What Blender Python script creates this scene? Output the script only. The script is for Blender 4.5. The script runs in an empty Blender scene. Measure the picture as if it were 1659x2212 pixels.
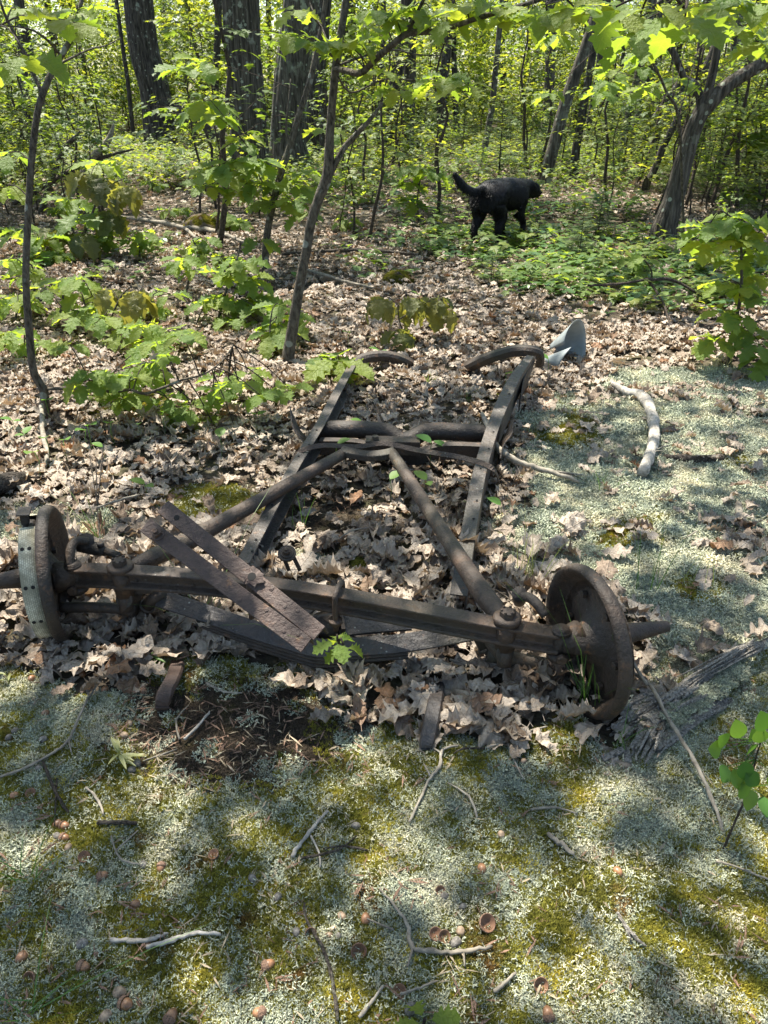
import bpy, bmesh, math, random
import numpy as np
from mathutils import Vector, Matrix, Euler, noise
from math import sin, cos, pi, radians, atan2, sqrt
R = random.Random(7)
RN = np.random.default_rng(11)
SC = bpy.context.scene
COL = SC.collection

# ------------------------------------------------------------------ camera, sky, sun, exposure
CAM_H, CAM_P, FPX = 1.4, radians(29), 1664.0
cam_d = bpy.data.cameras.new('camera'); cam = bpy.data.objects.new('camera', cam_d); COL.objects.link(cam)
cam.location = (0, 0, CAM_H); cam.rotation_euler = (radians(90) - CAM_P, 0, 0)
cam_d.sensor_fit = 'VERTICAL'; cam_d.sensor_height = 36; cam_d.lens = 18 / (1106 / FPX)
cam_d.clip_start = 0.05; cam_d.clip_end = 600
SC.camera = cam
SUN = Vector((-0.30, 0.46, 1.15)).normalized()          # points to the sun: high, ahead and a little left
sun_el = math.asin(SUN.z); sun_az = atan2(SUN.x, SUN.y)
W = bpy.data.worlds.new('World'); SC.world = W; W.use_nodes = True
nt = W.node_tree; sky = nt.nodes.new('ShaderNodeTexSky'); sky.sky_type = 'NISHITA'; sky.sun_disc = False
sky.sun_elevation = sun_el; sky.sun_rotation = sun_az
sky.air_density = 1.0; sky.dust_density = 1.5
nt.links.new(sky.outputs[0], nt.nodes['Background'].inputs[0]); nt.nodes['Background'].inputs[1].default_value = 0.10
sl = bpy.data.lights.new('sun', 'SUN'); sl.energy = 5.0; sl.angle = radians(0.55); sl.color = (1, 0.94, 0.84)
so = bpy.data.objects.new('sun', sl); COL.objects.link(so); so.rotation_euler = SUN.to_track_quat('Z', 'Y').to_euler()
SC.view_settings.view_transform = 'Standard'; SC.view_settings.look = 'None'
SC.view_settings.exposure = 1.72; SC.view_settings.gamma = 1
SC.view_settings.use_curve_mapping = False
SC.render.engine = 'CYCLES'
SC.cycles.max_bounces = 8; SC.cycles.diffuse_bounces = 4; SC.cycles.transmission_bounces = 4

# ------------------------------------------------------------------ photo measure -> place helpers
def ray(px, py):
    x = (px - 829.5) / FPX; y = -(py - 1106) / FPX
    return Vector((x, cos(CAM_P) + y * sin(CAM_P), -sin(CAM_P) + y * cos(CAM_P)))
CO = Vector((0, 0, CAM_H))
def G(px, py, h=0.0):
    r = ray(px, py); return CO + r * ((h - CAM_H) / r.z)
def V(px, py, Y):
    r = ray(px, py); return CO + r * (Y / r.y)
def proj(p):
    d = Vector(p) - CO
    f = d.y * cos(CAM_P) - d.z * sin(CAM_P)
    if f <= 0.05: return None
    u = d.y * sin(CAM_P) + d.z * cos(CAM_P)
    return (829.5 + FPX * d.x / f, 1106 - FPX * u / f, f)
def nz(x, y, s=1.0, z=0.0): return noise.noise(Vector((x * s, y * s, z)))
def gh(x, y):                                                    # ground height
    far = max(0.0, min(1.0, (y - 5) / 10))
    return 0.018 * nz(x, y, 1.3, 3) + 0.008 * nz(x, y, 4, 8) + far * 0.10 * nz(x, y, 0.25, 5)
def onG(px, py, up=0.0):
    p = G(px, py, 0); p.z = gh(p.x, p.y) + up; return p

# ------------------------------------------------------------------ materials
def mat(name):
    m = bpy.data.materials.new(name); m.use_nodes = True
    n = m.node_tree.nodes; n.clear()
    return m, n, m.node_tree.links
def N(n, t, **k):
    x = n.new(t)
    for a, v in k.items(): setattr(x, a, v)
    return x
def ramp(n, l, src, stops, interp='LINEAR'):
    r = N(n, 'ShaderNodeValToRGB'); r.color_ramp.interpolation = interp
    e = r.color_ramp.elements
    while len(e) < len(stops): e.new(0.5)
    for i, (p, c) in enumerate(stops):
        e[i].position = p; e[i].color = (*c, 1) if len(c) == 3 else c
    l.new(src, r.inputs[0]); return r.outputs[0]
def noise_t(n, l, scale, detail=4, co='Object', rough=0.6, vec=None):
    t = N(n, 'ShaderNodeTexNoise'); t.inputs['Scale'].default_value = scale; t.inputs['Detail'].default_value = detail
    t.inputs['Roughness'].default_value = rough
    if vec is None:
        if co == 'World': vec = N(n, 'ShaderNodeNewGeometry').outputs['Position']
        else: vec = N(n, 'ShaderNodeTexCoord').outputs[co]
    l.new(vec, t.inputs['Vector']); return t.outputs['Fac']
def mix(n, l, fac, a, b, mode='MIX'):
    m = N(n, 'ShaderNodeMix', data_type='RGBA', blend_type=mode)
    for s, v in ((m.inputs[0], fac), (m.inputs[6], a), (m.inputs[7], b)):
        if isinstance(v, (float, int)): s.default_value = v
        elif isinstance(v, tuple): s.default_value = (*v, 1)
        else: l.new(v, s)
    return m.outputs[2]
def bump(n, l, h, strength=0.4, dist=0.01, prev=None):
    b = N(n, 'ShaderNodeBump'); b.inputs['Strength'].default_value = strength; b.inputs['Distance'].default_value = dist
    l.new(h, b.inputs['Height'])
    if prev is not None: l.new(prev, b.inputs['Normal'])
    return b.outputs[0]
def finish(m, n, l, col, rough=0.8, nrm=None, metal=0.0, spec=0.4, trans=None, tfac=0.4):
    p = N(n, 'ShaderNodeBsdfPrincipled'); o = N(n, 'ShaderNodeOutputMaterial')
    if isinstance(col, tuple): p.inputs['Base Color'].default_value = (*col, 1)
    else: l.new(col, p.inputs['Base Color'])
    if isinstance(rough, float): p.inputs['Roughness'].default_value = rough
    else: l.new(rough, p.inputs['Roughness'])
    p.inputs['Metallic'].default_value = metal; p.inputs['Specular IOR Level'].default_value = spec
    if nrm is not None: l.new(nrm, p.inputs['Normal'])
    if trans is not None:
        t = N(n, 'ShaderNodeBsdfTranslucent'); mx = N(n, 'ShaderNodeMixShader'); mx.inputs[0].default_value = tfac
        if isinstance(trans, tuple): t.inputs[0].default_value = (*trans, 1)
        else: l.new(trans, t.inputs[0])
        l.new(p.outputs[0], mx.inputs[1]); l.new(t.outputs[0], mx.inputs[2]); l.new(mx.outputs[0], o.inputs[0])
    else: l.new(p.outputs[0], o.inputs[0])
    return m

def m_rust(name, dark, mid, warm, speck=0.5, rough=0.62):
    m, n, l = mat(name)
    a = noise_t(n, l, 9, 6); b = noise_t(n, l, 70, 4)
    c = ramp(n, l, a, [(0.32, dark), (0.52, mid), (0.72, warm)])
    c = mix(n, l, ramp(n, l, b, [(0.35, (0, 0, 0)), (0.7, (1, 1, 1))]), c, mix(n, l, 0.55, c, (0.026, 0.019, 0.014)))
    v = N(n, 'ShaderNodeTexVoronoi'); v.inputs['Scale'].default_value = 55; l.new(N(n, 'ShaderNodeTexCoord').outputs['Object'], v.inputs['Vector'])
    sp = ramp(n, l, v.outputs['Distance'], [(0.10, (1, 1, 1)), (0.17, (0, 0, 0))])
    gate = ramp(n, l, noise_t(n, l, 5, 3), [(0.56, (0, 0, 0)), (0.66, (speck, speck, speck))])
    fac = mix(n, l, 1.0, sp, gate, 'MULTIPLY')
    c = mix(n, l, fac, c, (0.34, 0.35, 0.31))
    orr = ramp(n, l, noise_t(n, l, 26, 6, rough=.75), [(0.58, (0, 0, 0)), (0.70, (0.75, 0.75, 0.75))])
    c = mix(n, l, orr, c, (0.155, 0.078, 0.036))
    g2 = ramp(n, l, noise_t(n, l, 3.2, 3), [(0.55, (0, 0, 0)), (0.75, (0.35, 0.35, 0.35))])
    c = mix(n, l, g2, c, (0.060, 0.062, 0.030))
    nr = bump(n, l, b, 0.9, 0.006); nr = bump(n, l, noise_t(n, l, 26, 6, rough=.75), 0.6, 0.003, nr); nr = bump(n, l, noise_t(n, l, 260, 3), 0.6, 0.002, nr)
    return finish(m, n, l, c, rough, nr, spec=0.45)
M = {}
M['rust'] = m_rust('rusty_iron', (0.034, 0.024, 0.017), (0.056, 0.038, 0.026), (0.105, 0.062, 0.036))
M['rust_dark'] = m_rust('dark_iron', (0.022, 0.017, 0.013), (0.038, 0.028, 0.020), (0.075, 0.047, 0.030), 0.4)
M['rust_blue'] = m_rust('blue_grey_iron', (0.040, 0.037, 0.036), (0.055, 0.050, 0.048), (0.085, 0.066, 0.054), 0.9, 0.5)
M['rust_warm'] = m_rust('brown_iron', (0.046, 0.029, 0.023), (0.068, 0.042, 0.032), (0.110, 0.066, 0.048), 0.25)
M['rail'] = m_rust('rail_iron', (0.046, 0.040, 0.034), (0.070, 0.060, 0.050), (0.110, 0.084, 0.064), 0.9, 0.5)
m, n, l = mat('woven_lining')
w = N(n, 'ShaderNodeTexBrick'); w.inputs['Scale'].default_value = 60; w.inputs['Mortar Size'].default_value = 0.03
w.inputs['Color1'].default_value = (0.60, 0.56, 0.42, 1); w.inputs['Color2'].default_value = (0.44, 0.41, 0.30, 1); w.inputs['Mortar'].default_value = (0.16, 0.16, 0.13, 1)
w.offset = 0.5; w.inputs['Brick Width'].default_value = 0.5; w.inputs['Row Height'].default_value = 0.3
l.new(N(n, 'ShaderNodeTexCoord').outputs['UV'], w.inputs['Vector'])
c = mix(n, l, ramp(n, l, noise_t(n, l, 22, 6, rough=.7), [(0.42, (0, 0, 0)), (0.6, (0.85, 0.85, 0.85))]), w.outputs[0], (0.20, 0.185, 0.13))
M['lining'] = finish(m, n, l, c, 0.95, bump(n, l, w.outputs['Fac'], -0.8, 0.002), spec=0.1)
m, n, l = mat('black_hole'); M['black'] = finish(m, n, l, (0.012, 0.011, 0.01), 0.9)

def m_bark(name, a, b, lich, lgate, sx=14.0, sz=2.5, red=None):
    m, n, l = mat(name)
    tc = N(n, 'ShaderNodeTexCoord').outputs['Object']; mp = N(n, 'ShaderNodeMapping'); mp.inputs['Scale'].default_value = (sx, sx, sz)
    l.new(tc, mp.inputs[0]); f = noise_t(n, l, 1.6, 6, vec=mp.outputs[0], rough=0.65)
    c = ramp(n, l, f, [(0.36, tuple(x * 0.35 for x in a)), (0.50, a), (0.68, b)])
    if lgate < 1:
        li = ramp(n, l, noise_t(n, l, 6.0, 6, rough=0.7), [(lgate, (0, 0, 0)), (lgate + 0.06, (0.85, 0.85, 0.85))])
        big = ramp(n, l, noise_t(n, l, 1.1, 2), [(0.45, (0.0, 0.0, 0.0)), (0.58, (1, 1, 1))])
        c = mix(n, l, mix(n, l, 1.0, li, big, 'MULTIPLY'), c, lich)
        v = N(n, 'ShaderNodeTexVoronoi'); v.inputs['Scale'].default_value = 9; l.new(tc, v.inputs['Vector'])
        c = mix(n, l, ramp(n, l, v.outputs['Distance'], [(0.16, (0.8, 0.8, 0.8)), (0.20, (0, 0, 0))]), c, lich)
    nr = bump(n, l, f, 1.0, 0.03); nr = bump(n, l, noise_t(n, l, 60, 4), 0.4, 0.006, nr)
    return finish(m, n, l, c, 0.9, nr, spec=0.2)
M['bark_oak'] = m_bark('oak_bark', (0.075, 0.064, 0.050), (0.155, 0.135, 0.108), (0.34, 0.36, 0.28), 0.56, 22, 2.2)
M['bark_lichen'] = m_bark('lichened_bark', (0.080, 0.070, 0.055), (0.16, 0.145, 0.115), (0.30, 0.33, 0.24), 0.52, 20, 2.4)
M['bark_far'] = m_bark('dark_bark', (0.055, 0.048, 0.040), (0.12, 0.105, 0.088), (0.24, 0.26, 0.21), 0.58)
M['bark_sap'] = m_bark('smooth_bark', (0.105, 0.090, 0.068), (0.17, 0.15, 0.115), (0.30, 0.32, 0.27), 0.60, 40, 14)
M['twig'] = m_bark('twig_bark', (0.075, 0.058, 0.044), (0.13, 0.105, 0.082), (0.3, 0.32, 0.28), 1.0, 60, 20)
M['deadwood'] = m_bark('grey_dead_wood', (0.30, 0.27, 0.225), (0.50, 0.46, 0.39), (0.40, 0.45, 0.38), 0.6, 70, 70)
M['deadwood'] = None
M['rotwood'] = m_bark('rotten_wood', (0.36, 0.33, 0.28), (0.55, 0.51, 0.45), (0.38, 0.42, 0.36), 0.62, 90, 90)
M['rotdark'] = m_bark('dark_rotten_wood', (0.085, 0.070, 0.055), (0.17, 0.145, 0.115), (0.2, 0.22, 0.16), 0.62, 60, 60)

def m_deadleaf():
    m, n, l = mat('dead_leaf_brown')
    oi = N(n, 'ShaderNodeObjectInfo').outputs['Random']
    base = ramp(n, l, oi, [(0.0, (0.42, 0.35, 0.275)), (0.22, (0.39, 0.345, 0.29)), (0.42, (0.50, 0.43, 0.345)), (0.6, (0.20, 0.145, 0.10)),
                           (0.74, (0.34, 0.29, 0.235)), (0.86, (0.52, 0.45, 0.36)), (0.96, (0.19, 0.135, 0.09)), (0.992, (0.30, 0.16, 0.08)), (1.0, (0.20, 0.15, 0.115))])
    uv = N(n, 'ShaderNodeTexCoord').outputs['UV']
    f = noise_t(n, l, 7, 5, vec=uv)
    c = mix(n, l, ramp(n, l, f, [(0.35, (0, 0, 0)), (0.68, (0.85, 0.85, 0.85))]), base, mix(n, l, 1.0, base, (0.50, 0.44, 0.38), 'MULTIPLY'))
    sx = N(n, 'ShaderNodeSeparateXYZ'); l.new(uv, sx.inputs[0])
    ab = N(n, 'ShaderNodeMath', operation='ABSOLUTE'); l.new(sx.outputs[0], ab.inputs[0])
    mid = ramp(n, l, ab.outputs[0], [(0.006, (1, 1, 1)), (0.022, (0, 0, 0))])
    # side veins: y - 0.7|x|
    mu = N(n, 'ShaderNodeMath', operation='MULTIPLY_ADD'); l.new(ab.outputs[0], mu.inputs[0]); mu.inputs[1].default_value = -0.75; l.new(sx.outputs[1], mu.inputs[2])
    m2 = N(n, 'ShaderNodeMath', operation='MULTIPLY'); l.new(mu.outputs[0], m2.inputs[0]); m2.inputs[1].default_value = 8
    fr = N(n, 'ShaderNodeMath', operation='FRACT'); l.new(m2.outputs[0], fr.inputs[0])
    vv = ramp(n, l, fr.outputs[0], [(0.0, (1, 1, 1)), (0.10, (0, 0, 0)), (0.92, (0, 0, 0)), (1.0, (1, 1, 1))])
    vein = mix(n, l, 1.0, mid, vv, 'LIGHTEN')
    c = mix(n, l, mix(n, l, 1.0, vein, (0.3, 0.3, 0.3), 'MULTIPLY'), c, mix(n, l, 0.5, c, (0.55, 0.46, 0.36)))
    nr = bump(n, l, vein, 0.5, 0.01); nr = bump(n, l, f, 0.5, 0.02, nr)
    return finish(m, n, l, c, 0.62, nr, spec=0.35, trans=mix(n, l, 1.0, c, (1.0, 0.78, 0.52), 'MULTIPLY'), tfac=0.16)
M['dead'] = m_deadleaf()
def m_green(name, stops, tint, tf=0.5, rough=0.42, vein=True):
    m, n, l = mat(name)
    oi = N(n, 'ShaderNodeObjectInfo').outputs['Random']
    wp = noise_t(n, l, 1.3, 2, 'World')
    add = N(n, 'ShaderNodeMath', operation='ADD'); l.new(oi, add.inputs[0]); l.new(wp, add.inputs[1])
    s2 = N(n, 'ShaderNodeMath', operation='MULTIPLY_ADD'); l.new(add.outputs[0], s2.inputs[0]); s2.inputs[1].default_value = 0.7; s2.inputs[2].default_value = -0.2
    c = ramp(n, l, s2.outputs[0], stops)
    uv = N(n, 'ShaderNodeTexCoord').outputs['UV']
    nr = None
    if vein:
        sx = N(n, 'ShaderNodeSeparateXYZ'); l.new(uv, sx.inputs[0])
        ab = N(n, 'ShaderNodeMath', operation='ABSOLUTE'); l.new(sx.outputs[0], ab.inputs[0])
        mid = ramp(n, l, ab.outputs[0], [(0.006, (1, 1, 1)), (0.022, (0, 0, 0))])
        mu = N(n, 'ShaderNodeMath', operation='MULTIPLY_ADD'); l.new(ab.outputs[0], mu.inputs[0]); mu.inputs[1].default_value = -0.75; l.new(sx.outputs[1], mu.inputs[2])
        m2 = N(n, 'ShaderNodeMath', operation='MULTIPLY'); l.new(mu.outputs[0], m2.inputs[0]); m2.inputs[1].default_value = 7
        fr = N(n, 'ShaderNodeMath', operation='FRACT'); l.new(m2.outputs[0], fr.inputs[0])
        vv = ramp(n, l, fr.outputs[0], [(0.0, (1, 1, 1)), (0.10, (0, 0, 0)), (0.92, (0, 0, 0)), (1.0, (1, 1, 1))])
        ve = mix(n, l, 1.0, mid, vv, 'LIGHTEN')
        c = mix(n, l, mix(n, l, 1.0, ve, (0.35, 0.35, 0.35), 'MULTIPLY'), c, mix(n, l, 0.6, c, (0.20, 0.26, 0.07)))
        nr = bump(n, l, ve, 0.4, 0.008); nr = bump(n, l, noise_t(n, l, 9, 3, vec=uv), 0.5, 0.02, nr)
    return finish(m, n, l, c, rough, nr, spec=0.3, trans=mix(n, l, 1.0, c, tint, 'MULTIPLY'), tfac=tf)
M['oak'] = m_green('young_oak_leaf', [(0.2, (0.105, 0.175, 0.038)), (0.5, (0.14, 0.215, 0.042)), (0.8, (0.185, 0.24, 0.046))], (2.4, 2.1, 0.75), .55, .5)
M['oakbr'] = m_green('bronze_oak_leaf', [(0.2, (0.090, 0.110, 0.040)), (0.5, (0.120, 0.130, 0.048)), (0.8, (0.150, 0.150, 0.050))], (2.2, 2.0, 0.8))
M['maple'] = m_green('maple_leaf_green', [(0.2, (0.075, 0.125, 0.030)), (0.5, (0.110, 0.165, 0.034)), (0.8, (0.155, 0.190, 0.040))], (2.8, 2.4, 0.9), 0.5, 0.5, False)
M['shrub'] = m_green('seedling_leaf', [(0.2, (0.055, 0.135, 0.030)), (0.5, (0.085, 0.180, 0.035)), (0.8, (0.120, 0.200, 0.045))], (2.2, 2.1, 0.8), 0.45, 0.55, False)
M['cover'] = m_green('ground_cover_leaf', [(0.2, (0.075, 0.140, 0.050)), (0.5, (0.110, 0.185, 0.060)), (0.8, (0.160, 0.220, 0.065))], (1.9, 2.0, 0.9), 0.45, 0.3, False)
M['fir'] = m_green('fir_needles', [(0.2, (0.060, 0.105, 0.030)), (0.5, (0.090, 0.140, 0.036)), (0.8, (0.140, 0.185, 0.045))], (1.8, 1.9, 0.8), 0.25, 0.5, False)
M['canopy'] = m_green('canopy_leaf', [(0.2, (0.060, 0.115, 0.030)), (0.5, (0.080, 0.14, 0.034)), (0.8, (0.10, 0.16, 0.036))], (2.2, 2.2, 0.9), 0.42, 0.5, False)
M['grass'] = m_green('grass_blade', [(0.2, (0.075, 0.150, 0.035)), (0.5, (0.11, 0.19, 0.045)), (0.8, (0.30, 0.30, 0.14))], (1.8, 1.9, 0.8), 0.35, 0.45, False)

def m_world_patch(name, stops, sc=9, rough=0.9, tint=(1.3, 1.3, 0.8), tf=0.2):
    m, n, l = mat(name)
    a = noise_t(n, l, sc, 4, 'World'); b = N(n, 'ShaderNodeObjectInfo').outputs['Random']
    c = ramp(n, l, a, stops)
    fine = noise_t(n, l, 260, 2, 'World')
    c = mix(n, l, 1.0, c, ramp(n, l, fine, [(0.32, (0.5, 0.5, 0.5)), (0.68, (1.6, 1.55, 1.45))]), 'MULTIPLY')
    c = mix(n, l, 1.0, c, ramp(n, l, b, [(0, (0.6, 0.6, 0.6)), (1, (1.35, 1.3, 1.25))]), 'MULTIPLY')
    return finish(m, n, l, c, rough, None, spec=0.15, trans=mix(n, l, 1.0, c, tint, 'MULTIPLY'), tfac=tf)
M['moss'] = m_world_patch('moss_green', [(0.30, (0.18, 0.110, 0.040)), (0.40, (0.145, 0.15, 0.034)), (0.52, (0.21, 0.21, 0.040)), (0.68, (0.38, 0.335, 0.050))], 9)
M['lichen'] = m_world_patch('reindeer_lichen', [(0.30, (0.29, 0.34, 0.285)), (0.5, (0.41, 0.45, 0.36)), (0.68, (0.58, 0.565, 0.44))], 6, tint=(1.1, 1.1, 0.9))
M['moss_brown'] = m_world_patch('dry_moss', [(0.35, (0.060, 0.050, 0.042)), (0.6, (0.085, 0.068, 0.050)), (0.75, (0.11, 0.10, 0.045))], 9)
# ground skin
m, n, l = mat('forest_soil')
a = noise_t(n, l, 30, 6, 'World'); b = noise_t(n, l, 6, 4, 'World')
c = ramp(n, l, a, [(0.35, (0.030, 0.025, 0.019)), (0.5, (0.065, 0.052, 0.038)), (0.72, (0.13, 0.105, 0.078))])
c = mix(n, l, ramp(n, l, b, [(0.45, (0, 0, 0)), (0.65, (0.5, 0.5, 0.5))]), c, (0.075, 0.080, 0.034))
M['soil'] = finish(m, n, l, c, 0.95, bump(n, l, a, 1.0, 0.02), spec=0.1)
def plain(name, col, rough=0.7, sc=20, var=0.4, spec=0.3, bs=0.3):
    m, n, l = mat(name)
    f = noise_t(n, l, sc, 4)
    c = ramp(n, l, f, [(0.3, tuple(x * (1 - var) for x in col)), (0.7, tuple(min(1, x * (1 + var)) for x in col))])
    oi = N(n, 'ShaderNodeObjectInfo').outputs['Random']
    c = mix(n, l, 1.0, c, ramp(n, l, oi, [(0, (0.75, 0.75, 0.75)), (1, (1.2, 1.2, 1.2))]), 'MULTIPLY')
    return finish(m, n, l, c, rough, bump(n, l, f, bs, 0.004), spec=spec)
M['deadwood'] = plain('grey_dead_wood', (0.22, 0.195, 0.155), 0.85, 40, 0.5, 0.15, 0.8)
M['bleached'] = plain('bleached_wood', (0.30, 0.275, 0.235), 0.85, 55, 0.45, 0.15, 1.0)
M['acorn'] = plain('acorn_shell', (0.21, 0.105, 0.05), 0.42, 120, 0.5, 0.5, 0.1)
M['acorn_pale'] = plain('pale_acorn_shell', (0.24, 0.17, 0.11), 0.6, 120, 0.6, 0.4, 0.1)
M['acorn_grey'] = plain('grey_acorn_shell', (0.155, 0.140, 0.120), 0.85, 200, 0.6, 0.2, 0.5)
M['cap'] = plain('acorn_cap', (0.20, 0.125, 0.085), 0.85, 400, 0.6, 0.2, 1.0)
M['straw'] = plain('dry_straw', (0.24, 0.195, 0.13), 0.8, 60, 0.5)
M['capin'] = plain('acorn_cap_inside', (0.16, 0.085, 0.05), 0.7, 60, 0.3)
M['zinc'] = plain('zinc_outside', (0.24, 0.31, 0.35), 0.6, 12, 0.35, 0.4)
M['zinc_in'] = plain('zinc_inside', (0.27, 0.26, 0.20), 0.75, 10, 0.4, 0.3)
M['stone'] = plain('stone_grey', (0.25, 0.25, 0.24), 0.8, 20, 0.4)
m, n, l = mat('black_fur')
f = noise_t(n, l, 90, 4)
M['fur'] = finish(m, n, l, ramp(n, l, f, [(0.3, (0.006, 0.006, 0.007)), (0.7, (0.008, 0.008, 0.009))]), 0.5, bump(n, l, f, 0.5, 0.01), spec=0.15)

# ------------------------------------------------------------------ mesh helpers
class MB:
    def __init__(s): s.v = []; s.f = []; s.uv = {}; s.mi = []
    def add(s, vs, fs, uvs=None, mi=0):
        o = len(s.v); s.v += [Vector(v) for v in vs]
        for f in fs: s.f.append([i + o for i in f]); s.mi.append(mi)
        if uvs:
            for i, u in enumerate(uvs): s.uv[o + i] = u
        return s
    def box(s, a, b, w, h, up=(0, 0, 1)):
        """bar from a to b, width w across, height h along up, centred"""
        a = Vector(a); b = Vector(b); d = (b - a).normalized(); up = Vector(up)
        x = d.cross(up).normalized(); u = x.cross(d).normalized()
        vs = [p + x * sx * w / 2 + u * su * h / 2 for p in (a, b) for sx, su in ((-1, -1), (1, -1), (1, 1), (-1, 1))]
        return s.add(vs, [(0, 1, 2, 3), (7, 6, 5, 4), (0, 4, 5, 1), (1, 5, 6, 2), (2, 6, 7, 3), (3, 7, 4, 0)])
    def tube(s, pts, r, n=10, smooth=0, caps=True, wob=0.0):
        pts = [Vector(p) for p in pts]
        rr = list(r) if hasattr(r, '__len__') else [r] * len(pts)
        if smooth and len(pts) > 2: pts, rr = catmull(pts, rr, smooth)
        base = None; rings = []
        for i, p in enumerate(pts):
            d = (pts[min(i + 1, len(pts) - 1)] - pts[max(i - 1, 0)]).normalized()
            if base is None: base = d.orthogonal().normalized()
            base = (base - d * base.dot(d)).normalized(); c = d.cross(base)
            rings.append([p + (base * cos(2 * pi * k / n) + c * sin(2 * pi * k / n)) * rr[i] * (1 + (wob * R.uniform(-1, 1) if wob else 0)) for k in range(n)])
        vs = [v for g in rings for v in g]; m_ = len(rings)
        fs = [(i * n + k, i * n + (k + 1) % n, (i + 1) * n + (k + 1) % n, (i + 1) * n + k) for i in range(m_ - 1) for k in range(n)]
        if caps: fs += [tuple(reversed(range(n))), tuple(range((m_ - 1) * n, m_ * n))]
        return s.add(vs, fs)
    def sweep(s, prof, pts, side, smooth=0, closed=True, caps=True, scales=None):
        """prof: list of (a,b): a along 'side', b along normal (side x dir)"""
        pts = [Vector(p) for p in pts]; sc_ = scales or [1] * len(pts)
        if smooth: pts, sc_ = catmull(pts, sc_, smooth)
        n = len(prof); vs = []
        for i, p in enumerate(pts):
            d = (pts[min(i + 1, len(pts) - 1)] - pts[max(i - 1, 0)]).normalized()
            sd = Vector(side(i / (len(pts) - 1)) if callable(side) else side); sd = (sd - d * sd.dot(d)).normalized(); nn = sd.cross(d).normalized()
            if nn.z < 0 and not callable(side): nn = -nn
            vs += [p + (sd * a + nn * b) * sc_[i] for a, b in prof]
        fs = []
        for i in range(len(pts) - 1):
            for k in range(n if closed else n - 1):
                k2 = (k + 1) % n; fs.append((i * n + k, i * n + k2, (i + 1) * n + k2, (i + 1) * n + k))
        if caps and closed: fs += [tuple(reversed(range(n))), tuple(range((len(pts) - 1) * n, len(pts) * n))]
        return s.add(vs, fs)
    def lathe(s, c, ax, prof, n=40, a0=0, a1=2 * pi, uvs=False):
        c = Vector(c); ax = Vector(ax).normalized()
        b = Vector((0, 0, 1)); b = (b - ax * b.dot(ax)).normalized() if abs(ax.z) < 0.99 else Vector((1, 0, 0)); e = ax.cross(b)
        full = abs(a1 - a0 - 2 * pi) < 1e-6; k_ = n if full else n + 1
        vs = []; us = []
        for j in range(k_):
            t = a0 + (a1 - a0) * j / n
            for q, (o, r) in enumerate(prof):
                vs.append(c + ax * o + (b * cos(t) + e * sin(t)) * r); us.append((t * 0.2, o))
        m_ = len(prof); fs = []
        for j in range(n):
            j2 = (j + 1) % k_
            for q in range(m_ - 1): fs.append((j * m_ + q, j * m_ + q + 1, j2 * m_ + q + 1, j2 * m_ + q))
        return s.add(vs, fs, us if uvs else None)
    def blob(s, c, r, n=8, sq=(1, 1, 1), jit=0.15):
        c = Vector(c); vs = []; fs = []
        for i in range(n + 1):
            for k in range(n * 2):
                t = pi * i / n; a = pi * k / n
                d = Vector((sin(t) * cos(a), sin(t) * sin(a), cos(t)))
                q = 1 + jit * noise.noise((c + d * 1.7) * 3.1)
                vs.append(c + Vector((d.x * sq[0], d.y * sq[1], d.z * sq[2])) * r * q)
        w_ = n * 2
        for i in range(n):
            for k in range(w_): fs.append((i * w_ + k, (i + 1) * w_ + k, (i + 1) * w_ + (k + 1) % w_, i * w_ + (k + 1) % w_))
        return s.add(vs, fs)
    def mesh(s, name, mats, smooth=False, off=Vector((0, 0, 0))):
        me = bpy.data.meshes.new(name); me.from_pydata([tuple(v - off) for v in s.v], [], s.f)
        for mm in (mats if isinstance(mats, (list, tuple)) else [mats]): me.materials.append(M[mm] if isinstance(mm, str) else mm)
        if any(s.mi): me.polygons.foreach_set('material_index', s.mi)
        if smooth: me.polygons.foreach_set('use_smooth', [True] * len(me.polygons))
        if s.uv:
            u = me.uv_layers.new(name='UVMap'); li = np.zeros(len(me.loops), dtype=np.int32); me.loops.foreach_get('vertex_index', li)
            arr = np.array([s.uv.get(i, (0, 0)) for i in range(len(s.v))], dtype=np.float32); u.data.foreach_set('uv', arr[li].ravel())
        me.update(); return me
    def build(s, name, mats, parent=None, smooth=False, bevel=0.0, kind=None):
        off = Vector(parent['_o']) if parent is not None else Vector((0, 0, 0))
        o = bpy.data.objects.new(name, s.mesh(name, mats, smooth, off)); COL.objects.link(o)
        if parent is not None: o.parent = parent; o['_o'] = list(off)
        else: o['_o'] = [0, 0, 0]
        if bevel:
            b = o.modifiers.new('bevel', 'BEVEL'); b.width = bevel; b.segments = 2; b.limit_method = 'ANGLE'; b.angle_limit = radians(35)
        if kind: o['kind'] = kind
        return o
    def top(s, name, mats, label, cat, group=None, smooth=False, bevel=0.0, kind=None, loc=None):
        """one-mesh thing, origin at loc"""
        off = Vector(loc) if loc is not None else Vector((0, 0, 0))
        o = bpy.data.objects.new(name, s.mesh(name, mats, smooth, off)); COL.objects.link(o); o.location = off; o['_o'] = list(off)
        if bevel:
            b = o.modifiers.new('bevel', 'BEVEL'); b.width = bevel; b.segments = 2; b.limit_method = 'ANGLE'
        tag(o, label, cat, group, kind); return o
def catmull(P, r, k):
    out = []; ro = []
    for i in range(len(P) - 1):
        a = P[max(i - 1, 0)]; b = P[i]; c = P[i + 1]; d = P[min(i + 2, len(P) - 1)]
        for j in range(k):
            t = j / k
            out.append(0.5 * ((2 * b) + (c - a) * t + (2 * a - 5 * b + 4 * c - d) * t * t + (3 * b - a - 3 * c + d) * t ** 3))
            ro.append(r[i] + (r[i + 1] - r[i]) * t)
    out.append(P[-1]); ro.append(r[-1]); return out, ro
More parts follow.
